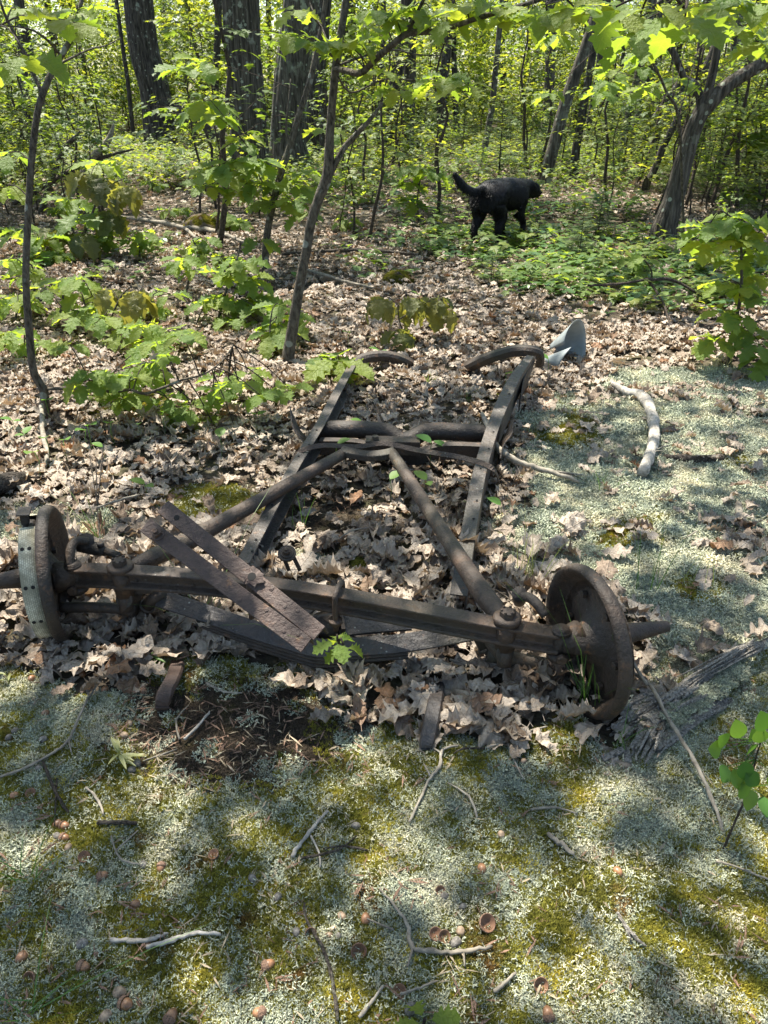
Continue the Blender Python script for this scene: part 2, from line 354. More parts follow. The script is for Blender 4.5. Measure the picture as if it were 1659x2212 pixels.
def flute(mb, n, amp, fa=2.2, fl=1.2, seed=0.0):
    """furrow a tube lengthwise: n verts per ring"""
    m_ = len(mb.v) // n
    for i in range(m_):
        c = sum(mb.v[i * n:(i + 1) * n], Vector()) / n
        for k in range(n):
            t = 2 * pi * k / n; v = mb.v[i * n + k] - c; L_ = (c - mb.v[0]).length
            q = noise.noise(Vector((cos(t) * fa + seed, sin(t) * fa, L_ * fl))) + .6 * noise.noise(Vector((cos(t) * fa * 3 + seed, sin(t) * fa * 3, L_ * fl * 1.6)))
            mb.v[i * n + k] = c + v * (1 + amp * (q if q > 0 else q * 1.6))
def tag(o, label=None, cat=None, group=None, kind=None):
    if label: o['label'] = label
    if cat: o['category'] = cat
    if group: o['group'] = group
    if kind: o['kind'] = kind
def thing(name, loc, label, cat, group=None):
    o = bpy.data.objects.new(name, None); COL.objects.link(o); o.location = loc; o['_o'] = list(loc); o.empty_display_size = 0.1
    tag(o, label, cat, group); return o
def bolt(mb, c, ax, r, h, n=6):
    mb.lathe(c, ax, [(0, 0), (0, r), (h, r), (h * 1.02, r * 0.8), (h * 1.05, 0)], n)

# instancing of countless stuff -------------------------------------------------
def scatter(name, protos, pts, rots, scls, idx, mats=None, parent=None):
    """one object whose geometry nodes put a prototype on each point"""
    c = bpy.data.collections.new(name + '_kinds')
    for i, me in enumerate(protos):
        o = bpy.data.objects.new(f'{name}_kind_{i:02d}', me); c.objects.link(o)
    off = np.array(parent['_o']) if parent is not None else np.zeros(3)
    me = bpy.data.meshes.new(name); P = np.asarray(pts, dtype=np.float32) - off.astype(np.float32)
    me.vertices.add(len(P)); me.vertices.foreach_set('co', P.ravel())
    for nm, ty, dat, key in (('rot', 'FLOAT_VECTOR', rots, 'vector'), ('scl', 'FLOAT', scls, 'value'), ('idx', 'INT', idx, 'value')):
        at = me.attributes.new(nm, ty, 'POINT'); at.data.foreach_set(key, np.asarray(dat, dtype=np.int32 if ty == 'INT' else np.float32).ravel())
    ob = bpy.data.objects.new(name, me); COL.objects.link(ob)
    g = bpy.data.node_groups.new(name, 'GeometryNodeTree')
    g.interface.new_socket('Geometry', in_out='INPUT', socket_type='NodeSocketGeometry'); g.interface.new_socket('Geometry', in_out='OUTPUT', socket_type='NodeSocketGeometry')
    n = g.nodes; l = g.links; gi = n.new('NodeGroupInput'); go = n.new('NodeGroupOutput')
    ip = n.new('GeometryNodeInstanceOnPoints'); ci = n.new('GeometryNodeCollectionInfo'); ci.inputs['Collection'].default_value = c
    ci.inputs['Separate Children'].default_value = True; ci.inputs['Reset Children'].default_value = True
    l.new(gi.outputs[0], ip.inputs['Points']); l.new(ci.outputs[0], ip.inputs['Instance']); ip.inputs['Pick Instance'].default_value = True
    for nm, dt, sock in (('idx', 'INT', 'Instance Index'), ('rot', 'FLOAT_VECTOR', 'Rotation'), ('scl', 'FLOAT', 'Scale')):
        na = n.new('GeometryNodeInputNamedAttribute'); na.data_type = dt; na.inputs[0].default_value = nm; l.new(na.outputs[0], ip.inputs[sock])
    l.new(ip.outputs[0], go.inputs[0])
    md = ob.modifiers.new('spread', 'NODES'); md.node_group = g
    ob['kind'] = 'stuff'
    if parent is not None: ob.parent = parent; ob['_o'] = list(off)
    return ob

# ------------------------------------------------------------------ leaf prototypes
OAK = [(0.0, 0.015), (0.07, 0.10), (0.13, 0.21), (0.19, 0.16), (0.24, 0.17), (0.31, 0.29), (0.37, 0.36), (0.40, 0.28), (0.42, 0.19), (0.48, 0.21),
       (0.57, 0.33), (0.65, 0.42), (0.66, 0.31), (0.66, 0.20), (0.72, 0.20), (0.80, 0.26), (0.87, 0.28), (0.87, 0.17), (0.93, 0.09), (1.02, 0.0)]
OAK2 = [(0.0, 0.015), (0.10, 0.12), (0.17, 0.24), (0.22, 0.17), (0.27, 0.20), (0.36, 0.35), (0.40, 0.28), (0.45, 0.25), (0.55, 0.40), (0.60, 0.30),
        (0.64, 0.25), (0.74, 0.33), (0.77, 0.22), (0.82, 0.17), (0.90, 0.20), (0.91, 0.10), (1.0, 0.0)]
def leaf_mb(out, rnd, fold=0.15, droop=0.3, curl=0.0, crum=0.03, stem=0.18, asym=0.1, mb=None, xf=None, mi=0):
    mb = mb or MB(); n = len(out); vs = []; us = []
    wl = 1 + rnd.uniform(-asym, asym); wr = 1 + rnd.uniform(-asym, asym); tw = rnd.uniform(-0.5, 0.5) * curl; sx, sy = rnd.random() * 9, rnd.random() * 9
    def shp(x, y):
        z = fold * abs(x) * 1.4 - droop * y * y * 0.5 + curl * (x * x * 3.0) * (1 + 0.6 * sin(6 * y + sx)) + crum * noise.noise(Vector((x * 5 + sx, y * 5 + sy, 0))) * 2
        z += tw * x * (y - 0.4)
        return Vector((x * (1 - 0.25 * abs(curl) * abs(x) * 3), y * (1 - 0.12 * droop * y), z))
    for i, (y, x) in enumerate(out):
        ym = y if i == 0 else min(y, out[-1][0]); ym = ym * 0.96 + (0.0 if x < 0.02 else -0.10 * x)
        ym = max(0.0, ym) if i else 0
        if i == n - 1: ym = y
        for xx, yy in ((-x * wl, y), (-x * wl * 0.5, (y + ym) / 2), (0, ym), (x * wr * 0.5, (y + ym) / 2), (x * wr, y)):
            vs.append(shp(xx, yy)); us.append((xx, yy))
    fs = []
    for i in range(n - 1):
        for k in range(4): a = i * 5 + k; fs.append((a, a + 1, a + 6, a + 5))
    if stem:
        b = len(vs); t = 0.010
        e = Vector((0, -stem, -0.03 - 0.1 * droop))
        vs += [Vector((-t, 0, 0.001)), Vector((t, 0, 0.001)), Vector((0, 0, -t * 1.5)), e + Vector((-t, 0, 0)), e + Vector((t, 0, 0)), e + Vector((0, 0, -t))]
        us += [(0, 0)] * 6; fs += [(b, b + 1, b + 4, b + 3), (b + 1, b + 2, b + 5, b + 4), (b + 2, b, b + 3, b + 5)]
    if xf is not None: vs = [xf @ v for v in vs]
    mb.add(vs, fs, us, mi); return mb
MAP = [(0.0, 0.02), (-0.02, 0.16), (0.06, 0.34), (0.20, 0.22), (0.30, 0.30), (0.50, 0.50), (0.52, 0.34), (0.56, 0.16), (0.72, 0.22), (0.78, 0.12), (1.0, 0.0)]
def maple_mb(rnd, mb, xf, droop=0.3):
    vs = [Vector((0, 0.3, 0.02))]; us = [(0, 0.3)]
    L = [(x, y) for y, x in MAP] + [(-x, y) for y, x in reversed(MAP[1:-1])]
    for x, y in L: vs.append(Vector((x, y, -droop * (x * x + (y - 0.3) ** 2) + 0.12 * abs(x)))); us.append((x, y))
    k = len(L); mb.add([xf @ v for v in vs], [(0, 1 + i, 1 + (i + 1) % k) for i in range(k)], us); return mb
def oval_mb(mb, xf, w=0.32, fold=0.15, droop=0.25, n=7):
    vs = []; us = []
    for i in range(n + 1):
        t = i / n; x = w * sin(pi * t ** 0.85) ** 0.8 if 0 < i < n else 0.0
        for xx in (-x, 0, x): vs.append(xf @ Vector((xx, t, fold * abs(xx) - droop * t * t * 0.5))); us.append((xx, t))
    mb.add(vs, [(i * 3 + k, i * 3 + k + 1, i * 3 + k + 4, i * 3 + k + 3) for i in range(n) for k in range(2)], us); return mb
def frame(loc, d, up=(0, 0, 1), s=1.0, roll=0.0):
    """matrix: local +Y along d, local +Z near up"""
    d = Vector(d).normalized(); up = Vector(up); x = d.cross(up)
    if x.length < 1e-3: x = Vector((1, 0, 0))
    x.normalize(); z = x.cross(d); m_ = Matrix((x, d, z)).transposed().to_4x4()
    return Matrix.Translation(Vector(loc)) @ m_ @ Matrix.Rotation(roll, 4, 'Y') @ Matrix.Scale(s, 4)

rl = random.Random(3)
OAK3 = [(0.0, 0.02), (0.12, 0.16), (0.26, 0.24), (0.36, 0.22), (0.48, 0.31), (0.56, 0.25), (0.66, 0.30), (0.74, 0.22), (0.84, 0.22), (0.90, 0.12), (0.98, 0.0)]
TORN = [(0.25, 0.10), (0.28, 0.26), (0.36, 0.34), (0.41, 0.22), (0.50, 0.24), (0.58, 0.36), (0.63, 0.28), (0.60, 0.12), (0.66, 0.04)]
def thin(o_, k): return [(y, x * k) for y, x in o_]
DEAD = [leaf_mb(thin((OAK, OAK2, OAK3, OAK2, TORN)[i % 5], rl.uniform(.65, 1.0)), rl, stem=0 if i % 5 == 4 else .18, fold=rl.uniform(-.25, .45), droop=rl.uniform(-.5, .6), curl=rl.uniform(-.5, .9), crum=rl.uniform(.06, .14)).mesh('dead_oak_leaf', 'dead', True) for i in range(25)]
GREEN = [leaf_mb(OAK2 if i % 3 else OAK, rl, fold=rl.uniform(.1, .3), droop=rl.uniform(.2, 1.0), curl=rl.uniform(-.2, .3), crum=0.03, stem=0.22).mesh('oak_leaf', 'oak', True) for i in range(10)]
GREENB = []
for i in range(5):
    GREENB.append(leaf_mb(OAK2, rl, fold=rl.uniform(.1, .35), droop=rl.uniform(.7, 1.5), curl=rl.uniform(0, .4), crum=0.05, stem=0.22).mesh('bronze_leaf', 'oakbr', True))

# ------------------------------------------------------------------ masks over the ground, from the zones of the photo
def inell(px, py, L):
    best = 0.0
    for cx, cy, rx, ry, s in L:
        d = ((px - cx) / rx) ** 2 + ((py - cy) / ry) ** 2
        if d < 1: best = max(best, s * (1 - d) ** 0.5)
    return best
EDGE = [(-900, 1440), (0, 1440), (100, 1480), (230, 1500), (330, 1492), (360, 1425), (620, 1440), (680, 1500), (780, 1570), (900, 1560), (1060, 1625), (1170, 1610), (1240, 1560), (1330, 1650), (1400, 1560), (1480, 1480), (1659, 1400), (2600, 1400)]
def edge_y(px):
    for (a, b), (c, d) in zip(EDGE, EDGE[1:]):
        if a <= px <= c: return b + (d - b) * (px - a) / (c - a)
    return 1430
REDGE = [(800, 1330), (850, 1260), (900, 1130), (1000, 1110), (1100, 1140), (1180, 1090), (1260, 1110), (1340, 1380), (1480, 1390), (1560, 1420)]
def right_x(py):
    if py < 800: return 9999
    for (a, b), (c, d) in zip(REDGE, REDGE[1:]):
        if a <= py <= c: return b + (d - b) * (py - a) / (c - a)
    return 1450
def zones(x, y):
    """litter, moss, lichen, brown (0..1)"""
    q = proj((x, y, 0))
    if q is None or y < 0.3: return 0.0, 0.5, 0.5, 0.0
    px, py, f = q
    n1 = nz(x, y, 3.6, 1); n2 = nz(x, y, 8, 4)
    py_ = py + 30 * n2 + 30 * nz(x, y, 14, 3)
    if py_ > edge_y(px):
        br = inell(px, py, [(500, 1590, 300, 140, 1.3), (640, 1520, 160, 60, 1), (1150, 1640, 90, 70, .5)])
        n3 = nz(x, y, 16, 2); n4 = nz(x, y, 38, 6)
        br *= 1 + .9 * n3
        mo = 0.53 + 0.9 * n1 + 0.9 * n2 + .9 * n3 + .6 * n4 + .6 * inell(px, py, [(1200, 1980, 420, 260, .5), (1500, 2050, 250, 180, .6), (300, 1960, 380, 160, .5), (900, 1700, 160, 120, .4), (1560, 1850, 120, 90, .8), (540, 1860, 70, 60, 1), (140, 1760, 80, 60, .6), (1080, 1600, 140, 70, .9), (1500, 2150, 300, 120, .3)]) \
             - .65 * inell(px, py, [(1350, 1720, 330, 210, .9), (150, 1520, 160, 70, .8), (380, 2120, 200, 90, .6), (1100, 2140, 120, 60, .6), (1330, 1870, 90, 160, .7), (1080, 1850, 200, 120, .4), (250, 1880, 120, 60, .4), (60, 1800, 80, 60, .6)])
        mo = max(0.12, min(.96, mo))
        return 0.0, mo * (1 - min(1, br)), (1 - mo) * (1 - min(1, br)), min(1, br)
    if py > 770 and px > right_x(max(py, 800)) + 60 * n1:
        s = min(1.0, (px - right_x(py)) / 120 + .5)
        mo = inell(px, py, [(1230, 945, 90, 45, 1.2), (1340, 1160, 60, 45, 1), (1500, 1285, 80, 50, 1), (1580, 1000, 60, 40, .6), (1400, 1130, 70, 60, .6), (1250, 880, 70, 40, .5)])
        li = 0.85 + 1.0 * n1 + 1.0 * n2
        lit = max(0.03, 0.11 - 0.5 * n1) * (2.2 if py < 880 else 1.0) if py < 1400 else 0.5
        return lit, min(1, mo), max(0, min(1, li)) * (1 - min(1, mo)) * s, 0.15
    so_ = inell(px, py, [(740, 1130, 170, 85, 1.0), (470, 1090, 150, 60, 1.3), (300, 880, 120, 45, .8), (700, 1190, 140, 40, .8)])
    mo = inell(px, py, [(450, 1100, 140, 55, 1.6), (1000, 850, 90, 35, .4), (260, 870, 120, 30, .8), (45, 1440, 60, 30, .8)])
    li = inell(px, py, [(60, 1150, 110, 60, 1.0), (220, 1150, 70, 40, 1.2), (370, 1180, 60, 30, .8), (1130, 1180, 90, 60, .8), (650, 1230, 60, 20, .8), (1080, 1130, 60, 60, .3)])
    return max(0.05, 1.0 - so_ * 0.85 - li * 0.8), min(1, mo), min(1, li), min(1, so_) * 0.5

# sun patches: where the photo's ground is lit (holes in the canopy along the sun's way)
LIT = [(1600, 860, 150, 110, 1.1), (1560, 700, 160, 80, .9), (840, 830, 200, 75, 1.2), (600, 880, 110, 30, .8), (780, 790, 250, 20, .7), (1330, 760, 190, 70, 1.1), (1420, 880, 60, 130, .8), (1500, 1000, 160, 60, .7), (1150, 1080, 130, 40, .45), (1400, 1050, 130, 50, .6),
       (160, 1080, 200, 30, .9), (130, 960, 150, 45, .7), (60, 1220, 80, 50, .7), (620, 1080, 60, 40, .6), (350, 1105, 90, 30, .5), (200, 1150, 90, 25, .8), (250, 1330, 80, 24, .55), (40, 1370, 60, 40, .8), (180, 1440, 90, 20, .7), (375, 1525, 36, 26, 1.2),
       (710, 1480, 60, 40, .6), (620, 1330, 60, 20, .4), (1570, 1640, 160, 130, 1.5), (1500, 1820, 110, 160, 1.4), (1440, 1760, 100, 120, 1.2), (1540, 1470, 150, 90, 1.2), (1450, 1400, 70, 50, .6),
       (520, 1830, 80, 70, 1.3), (440, 1960, 190, 130, 1.3), (250, 2120, 260, 100, 1.1), (30, 1560, 60, 40, .9), (120, 1620, 60, 40, .5), (1350, 2150, 160, 110, .8), (900, 2180, 200, 60, .5), (1560, 2150, 130, 90, .6), (840, 1650, 60, 50, .5), (1100, 1690, 100, 60, .4),
       (400, 900, 270, 80, .9), (1450, 1150, 180, 60, .6), (1560, 1280, 100, 60, .6), (1250, 600, 330, 75, .75), (250, 620, 150, 35, .6), (640, 640, 120, 45, .7), (800, 560, 160, 40, .5), (1000, 640, 120, 40, .5), (950, 720, 200, 24, .5), (1550, 600, 100, 60, .6), (1280, 420, 90, 30, .9), (1390, 440, 90, 30, .7)]
def litness(x, y):
    q = proj((x, y, 0))
    base = 0.0
    if q is not None and y > 0.4:
        px, py, f = q
        base = inell(px, py, LIT)
        if py < 420 or px < -200 or px > 1860: base = 0.55
        elif px < 700 and 500 < py < 1000: base = max(base, .58)
        elif py < 1400: base = max(base, 0.34)
        else: base = max(base, .20)
    else: base = 0.45
    return base

# ------------------------------------------------------------------ ground
mb = MB()
xs = sorted(set([-160, -90, -60, -40, -28, -20] + [round(-14 + i * 0.5, 3) for i in range(57)] + [20, 28, 40, 60, 90, 160] + [round(-3 + i * 0.05, 3) for i in range(121)]))
ys = sorted(set([-60, -30, -15, -8, -4, -2, -1, 0] + [round(0.3 + i * 0.05, 3) for i in range(95)] + [round(5 + i * 0.4, 3) for i in range(64)] + [34, 40, 50, 70, 110, 180]))
vs = [(x, y, gh(x, y)) for y in ys for x in xs]; k_ = len(xs)
mb.add(vs, [(j * k_ + i, j * k_ + i + 1, (j + 1) * k_ + i + 1, (j + 1) * k_ + i) for j in range(len(ys) - 1) for i in range(k_ - 1)])
g = mb.build('ground', 'soil', smooth=True); g['kind'] = 'structure'

# moss, lichen ---------------------------------------------------------------
def moss_patch(rnd, rad=0.03, n=70, hgt=0.012, matn='moss'):
    mb = MB()
    for _ in range(n):
        a = rnd.random() * 2 * pi; r = rad * sqrt(rnd.random()); b = Vector((r * cos(a), r * sin(a), -0.002)); h = hgt * rnd.uniform(.6, 1.3) * (1 - 0.4 * (r / rad) ** 2)
        t = b + Vector((rnd.uniform(-.3, .3) * h, rnd.uniform(-.3, .3) * h, h))
        a0 = rnd.random() * 6
        for k in range(4):
            an = a0 + k * pi / 2 + rnd.uniform(-.3, .3); L = rnd.uniform(.003, .0058); d = Vector((cos(an), sin(an), rnd.uniform(-.3,.5))); s_ = Vector((-d.y, d.x, 0)) * 0.0011
            c0 = b.lerp(t, 0.35); mb.add([c0 - s_, c0 + s_, t + d * L], [(0, 1, 2)])
    return mb.mesh('moss_tuft', matn)
def lichen_patch(rnd, rad=0.03, n=52, hgt=0.014):
    mb = MB()
    def stick(a, b, r0, r1):
        d = (b - a).normalized(); x = d.orthogonal().normalized(); y = d.cross(x)
        vs = [a + (x * cos(q) + y * sin(q)) * r0 for q in (0, 2.09, 4.19)] + [b + (x * cos(q) + y * sin(q)) * r1 for q in (0, 2.09, 4.19)]
        mb.add(vs, [(0, 1, 4, 3), (1, 2, 5, 4), (2, 0, 3, 5), (3, 4, 5)])
    for _ in range(n):
        a = rnd.random() * 2 * pi; r = rad * sqrt(rnd.random()); b = Vector((r * cos(a), r * sin(a), -0.002)); h = hgt * rnd.uniform(.5, 1.2) * (1 - 0.35 * (r / rad) ** 2)
        t = b + Vector((rnd.uniform(-.6, .6) * h, rnd.uniform(-.6, .6) * h, h * .6)); stick(b, t, .0010, .0010)
        for k in range(3):
            an = rnd.random() * 2 * pi; e = t + Vector((cos(an), sin(an), rnd.uniform(.2, 1.2))) * h * rnd.uniform(.3, .5); stick(t, e, .0010, .0008)
            if rnd.random() < .5: stick(e, e + Vector((rnd.uniform(-1, 1), rnd.uniform(-1, 1), rnd.uniform(-.3, .6))) * h * .25, .0008, .0006)
    return mb.mesh('lichen_tuft', 'lichen')
rp = random.Random(5)
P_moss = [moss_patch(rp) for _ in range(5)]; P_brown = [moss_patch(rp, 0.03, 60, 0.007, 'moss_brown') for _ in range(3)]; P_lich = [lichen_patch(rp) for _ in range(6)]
pm = []; pl_ = []; pb = []
def try_pt(x, y, jit_keep=1.0):
    q = proj((x, y, 0))
    if q is None or not (-250 < q[0] < 1910 and 760 < q[1] < 2420): return
    lit, mo, li, br = zones(x, y); r = R.random()
    z = gh(x, y)
    if q[1] > edge_y(q[0]) or q[0] > 1050 or lit < 0.75:
        if r < mo: pm.append((x, y, z))
        elif r < mo + li: pl_.append((x, y, z))
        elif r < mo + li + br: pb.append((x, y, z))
y = 0.45
while y < 5.0:
    st = 0.0155 if y < 2.2 else (.021 if y < 3.4 else .028)
    hw = min(3.0, 0.55 * y + 0.45); x = -hw
    while x < hw:
        try_pt(x + R.uniform(-.5, .5) * st, y + R.uniform(-.5, .5) * st); x += st
    y += st
def rand_rot(n, tilt=0.15): return np.stack([RN.uniform(-tilt, tilt, n), RN.uniform(-tilt, tilt, n), RN.uniform(0, 6.28, n)], 1)
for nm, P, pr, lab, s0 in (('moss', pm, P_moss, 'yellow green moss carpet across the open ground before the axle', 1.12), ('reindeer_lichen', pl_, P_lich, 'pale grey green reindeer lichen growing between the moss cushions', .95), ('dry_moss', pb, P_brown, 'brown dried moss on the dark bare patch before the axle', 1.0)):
    if not P: continue
    k = len(P); P = np.array(P); sc = RN.uniform(.7, 1.25, k) * s0
    if 'lichen' in nm: sc = sc * np.array([1 + (1.8 * max(0, nz(p[0], p[1], 9, 5)) + .25 + .3 * max(0, p[1] - 2) if p[1] > 1.75 else 0) for p in P])
    o = scatter(nm, pr, P, rand_rot(k), sc, RN.integers(0, len(pr), k)); o['label'] = lab; o['category'] = 'moss' if 'moss' in nm else 'lichen'
P_few = [lichen_patch(rp, 0.035, 9, 0.017) for _ in range(5)]; mixed = [p for p in pm if R.random() < .42]; k = len(mixed)
o = scatter('lichen_sprigs', P_few, mixed, rand_rot(k), RN.uniform(.7, 1.2, k), RN.integers(0, 5, k)); o['label'] = 'loose pale lichen sprigs standing up through the green moss'; o['category'] = 'lichen'
mixed = [p for p in pl_ if R.random() < .25]; k = len(mixed)
o = scatter('moss_sprigs', [moss_patch(rp, .02, 22, .016) for _ in range(4)], mixed, rand_rot(k), RN.uniform(.7, 1.2, k), RN.integers(0, 4, k)); o['label'] = 'small moss sprigs showing between the pale lichen'; o['category'] = 'moss'
def bits(rnd, m_, n=7):
    mb = MB()
    for _ in range(n):
        a = rnd.uniform(0, 6.28); L = rnd.uniform(.004, .022); c = Vector((rnd.uniform(-.04, .04), rnd.uniform(-.04, .04), rnd.uniform(.006, .016))); d = Vector((cos(a), sin(a), rnd.uniform(-.25, .25))); w_ = rnd.uniform(.0006, .0022); s_ = Vector((-d.y, d.x, rnd.uniform(-.4, .4))) * w_
        mb.add([c - d * L - s_ * .4, c - s_, c + d * L, c + s_ + Vector((0, 0, w_ * .8))], [(0, 1, 3), (1, 2, 3)])
    return mb.mesh('debris_bits', m_)
P_bits = [bits(rp, 'straw') for _ in range(4)] + [bits(rp, 'cap', 9) for _ in range(3)]; BP = [p for p in pm + pl_ + pb if p[1] < 3.2 and R.random() < .045] + [p for p in pb if R.random() < .10]
k = len(BP); o = scatter('forest_debris', P_bits, BP, rand_rot(k), RN.uniform(.6, 1.3, k), RN.integers(0, 7, k)); o['label'] = 'straw bits, bark flakes and leaf crumbs on the moss and bare soil'; o['category'] = 'debris'
print('moss', len(pm), 'lichen', len(pl_), 'brown', len(pb))

# ------------------------------------------------------------------ dead leaf litter
cand = []
def dens(y): return 900 if y < 2.6 else (900 if y < 5 else (430 if y < 9 else (120 if y < 16 else 50)))
for (y0, y1, hw) in ((1.1, 2.6, 2.2), (2.6, 5, 3.4), (5, 9, 5.6), (9, 16, 9.5), (16, 32, 16)):
    k = int((y1 - y0) * hw * 2 * dens((y0 + y1) / 2))
    for _ in range(k):
        x = R.uniform(-hw, hw); y = R.uniform(y0, y1); q = proj((x, y, 0))
        if q is None or not (-120 < q[0] < 1780): continue
        lit = zones(x, y)[0]
        if R.random() > lit: continue
        cand.append((x, y, q))
near = []; rest = []
for c in cand:
    x, y, q = c
    h = R.random(); top_ = h > 0.80
    z = gh(x, y) + (0.012 + 0.030 * h if y < 9 else 0.02 + 0.02 * h)
    if 1.1 < y < 2.6 and q[1] < edge_y(q[0]) - 8: z += 0.01 * R.random()
    s = (R.uniform(.08, .135) if R.random() < .55 else R.uniform(.035, .08)) if y < 2.4 else (R.uniform(.055, .11) if R.random() < .6 else R.uniform(.03, .055))
    tl = 0.16 if R.random() < .8 else .42
    rot = (R.gauss(0, tl), R.gauss(0, tl), R.uniform(0, 6.28))
    (near if (top_ and y < 3.2 and 0 < q[0] < 1659) else rest).append((x, y, z, rot, s, R.randrange(len(DEAD)), q[2]))
near.sort(key=lambda c: c[6] / c[4]); rest += near[300:]; near = near[:300]
for (x, y, z, rot, s, i, _) in near:
    o = bpy.data.objects.new('dead_oak_leaf', DEAD[i]); COL.objects.link(o); o.location = (x, y, z); o.rotation_euler = rot; o.scale = (s, s, s)
    q = proj((x, y, z)); zn = ('below the front axle, at the edge of the moss' if q[1] > 1385 and q[0] < 1330 else 'on the lichen right of the chassis' if q[0] > 1130 else 'inside the chassis frame behind the axle' if 480 < q[0] else 'left of the chassis behind the left drum')
    tag(o, 'curled tan dead oak leaf lying ' + zn, 'leaf', 'dead oak leaves ' + zn)
k = len(rest)
o = scatter('leaf_litter', DEAD, [c[:3] for c in rest], [c[3] for c in rest], [c[4] for c in rest], [c[5] for c in rest])
o['label'] = 'thick layer of pale brown oak leaf litter covering the forest floor'; o['category'] = 'leaf litter'
print('litter', k)

# ------------------------------------------------------------------ the rusty chassis
CH = thing('chassis', (-0.1, 2.4, 0), 'rusty bare car chassis with front axle and forked radius rods lying in the leaves', 'car chassis')
def part(mb, name, m_, smooth=False, bevel=0.002, label=None, parent=None):
    o = mb.build(name, m_, parent or CH, smooth, bevel)
    if label: o['label'] = label
    return o
wa = Vector((cos(radians(15)), sin(radians(15)), 0))            # steered wheel axis
CL = G(126, 1238, .19); CR = G(1262, 1385, .185)
AXL = CL + Vector((0.05, -0.01, 0.0)); AXR = CR + Vector((-0.06, 0.0, 0.0))
UA = (AXR - AXL).normalized()
def drum(c, inner, idx):
    out = -inner
    mb = MB(); a = out
    prof = [(-.035, 0.0), (-.035, .028), (-.005, .034), (.012, .060), (.024, .070), (.030, .130), (.026, .150), (.004, .167), (-.010, .176), (-.014, .186), (-.006, .193), (.008, .196), (.018, .191), (.020, .18), (.032, .12), (.034, 0.0)]
    mb.lathe(c, a, prof, 64); bp = part(mb, 'backing_plate', 'rust_dark', True, 0, 'dished backing plate with rounded rolled rim')
    w1 = .040 if idx else .062; LP = [(.020, .165), (.022, .177), (w1, .177), (w1 + .002, .165)]; mb = MB()
    for q0, q1 in (((100, 178), (182, 250)) if idx else ((12, 168), (190, 350))): mb.lathe(c, a, LP, 40, radians(q0), radians(q1), True)
    ln = part(mb, 'brake_lining', 'lining', True, 0, 'pale woven brake lining band')
    b = Vector((0, 0, 1)); e = a.cross(b).normalized()
    for k in range(10):
        for o_ in ((.032,) if idx else (.034, .052)):
            t = radians(20 + k * 34) if not idx else radians(104 + k * 15); rd = b * cos(t) + e * sin(t); mb = MB(); mb.lathe(c + a * o_ + rd * .1765, rd, [(0, .0055), (.0016, .005), (.0018, 0)], 10); part(mb, 'rivet', 'black', False, 0, parent=ln)
    mb = MB(); mb.lathe(c, a, [(.030, .02), (.030, .160), (.034, .166), (w1 - .004, .168), (w1, .160), (w1, .14), (.045, .13), (.045, .05), (.07, .045), (.085, .034), (.085, .0)], 48); part(mb, 'brake_shoe', 'rust_dark', True, 0)
    mb = MB(); mb.lathe(c, a, [(.08, .0), (.08, .030), (.12, .026), (.20, .018), (.235, .014), (.235, .0)], 20); part(mb, 'wheel_spindle', 'rust', True, 0)
    for k in range(6):
        t = radians(25 + 60 * k); rd = b * cos(t) + e * sin(t); mb = MB(); bolt(mb, c + rd * .115 + a * .026, -a, .011, .012); part(mb, 'bolt', 'rust_dark', False, .001, parent=bp)
    # a small lever plate on top of the shoes
    if idx: mb = MB(); mb.lathe(c + a * .03 + (b * cos(.55) + e * sin(.55) * -1) * .168, (b * cos(.55) - e * sin(.55)), [(0, .012), (.008, .011), (.009, 0)], 14); part(mb, 'adjuster', 'lining', True, 0)
    else: mb = MB(); mb.box(c + a * .03 + b * .205, c + a * .065 + b * .208, .05, .005); mb.box(c + a * .05 + b * .17, c + a * .05 + b * .205, .02, .02, e); part(mb, 'brake_lever', 'rust_dark')
drum(CL, wa, 0); drum(CR, -wa, 1)
# knuckles
for c, s in ((AXL, -1), (AXR, 1)):
    mb = MB(); mb.tube([c + Vector((0, 0, -.060)), c + Vector((0, 0, .042))], .018, 16); mb.tube([c + Vector((0, 0, -.05)), c + Vector((0, 0, -.035))], .030, 16); mb.tube([c + Vector((0, 0, .028)), c + Vector((0, 0, .036))], .024, 16)
    mb.tube([c, c + wa * s * .05], [.030, .045], 14); part(mb, 'steering_knuckle', 'rust_dark', True, 0)
    mb = MB(); bolt(mb, c + Vector((0, -.028, -.03)), (0, -1, 0), .014, .014); part(mb, 'pin', 'rust')
# I-beam axle, slightly bowed
Aa = AXL; Bb = AXR
apts = []
for t, dz, dy in ((0, 0, 0), (.08, .004, 0), (.25, .006, .0), (.40, .004, .0), (.55, .0, 0), (.7, -.002, -.004), (.85, -.004, -.004), (.94, -.004, 0), (1, 0, 0)):
    apts.append(Aa.lerp(Bb, t) + Vector((0, dy + 0.01 * sin(pi * t), dz + 0.028 * sin(pi * t))))
fw, fh, wb = .024, .028, .006                                   # half widths
prof = [(-fw, fh), (fw, fh), (fw, fh - .009), (wb, fh - .016), (wb, -fh + .016), (fw, -fh + .009), (fw, -fh), (-fw, -fh), (-fw, -fh + .009), (-wb, -fh + .016), (-wb, fh - .016), (-fw, fh - .009)]
side = Vector((-UA.y, UA.x, 0)).normalized()
mb = MB(); mb.sweep(prof, apts, side, 6); part(mb, 'axle_beam', 'rust', False, .003, 'long I section front axle beam')
def axp(px):                                                    # axle point under a photo column
    best = min((abs(proj(Aa.lerp(Bb, t / 200))[0] - px), t / 200) for t in range(201))[1]
    return Aa.lerp(Bb, best) + Vector((0, .01 * sin(pi * best), .028 * sin(pi * best)))
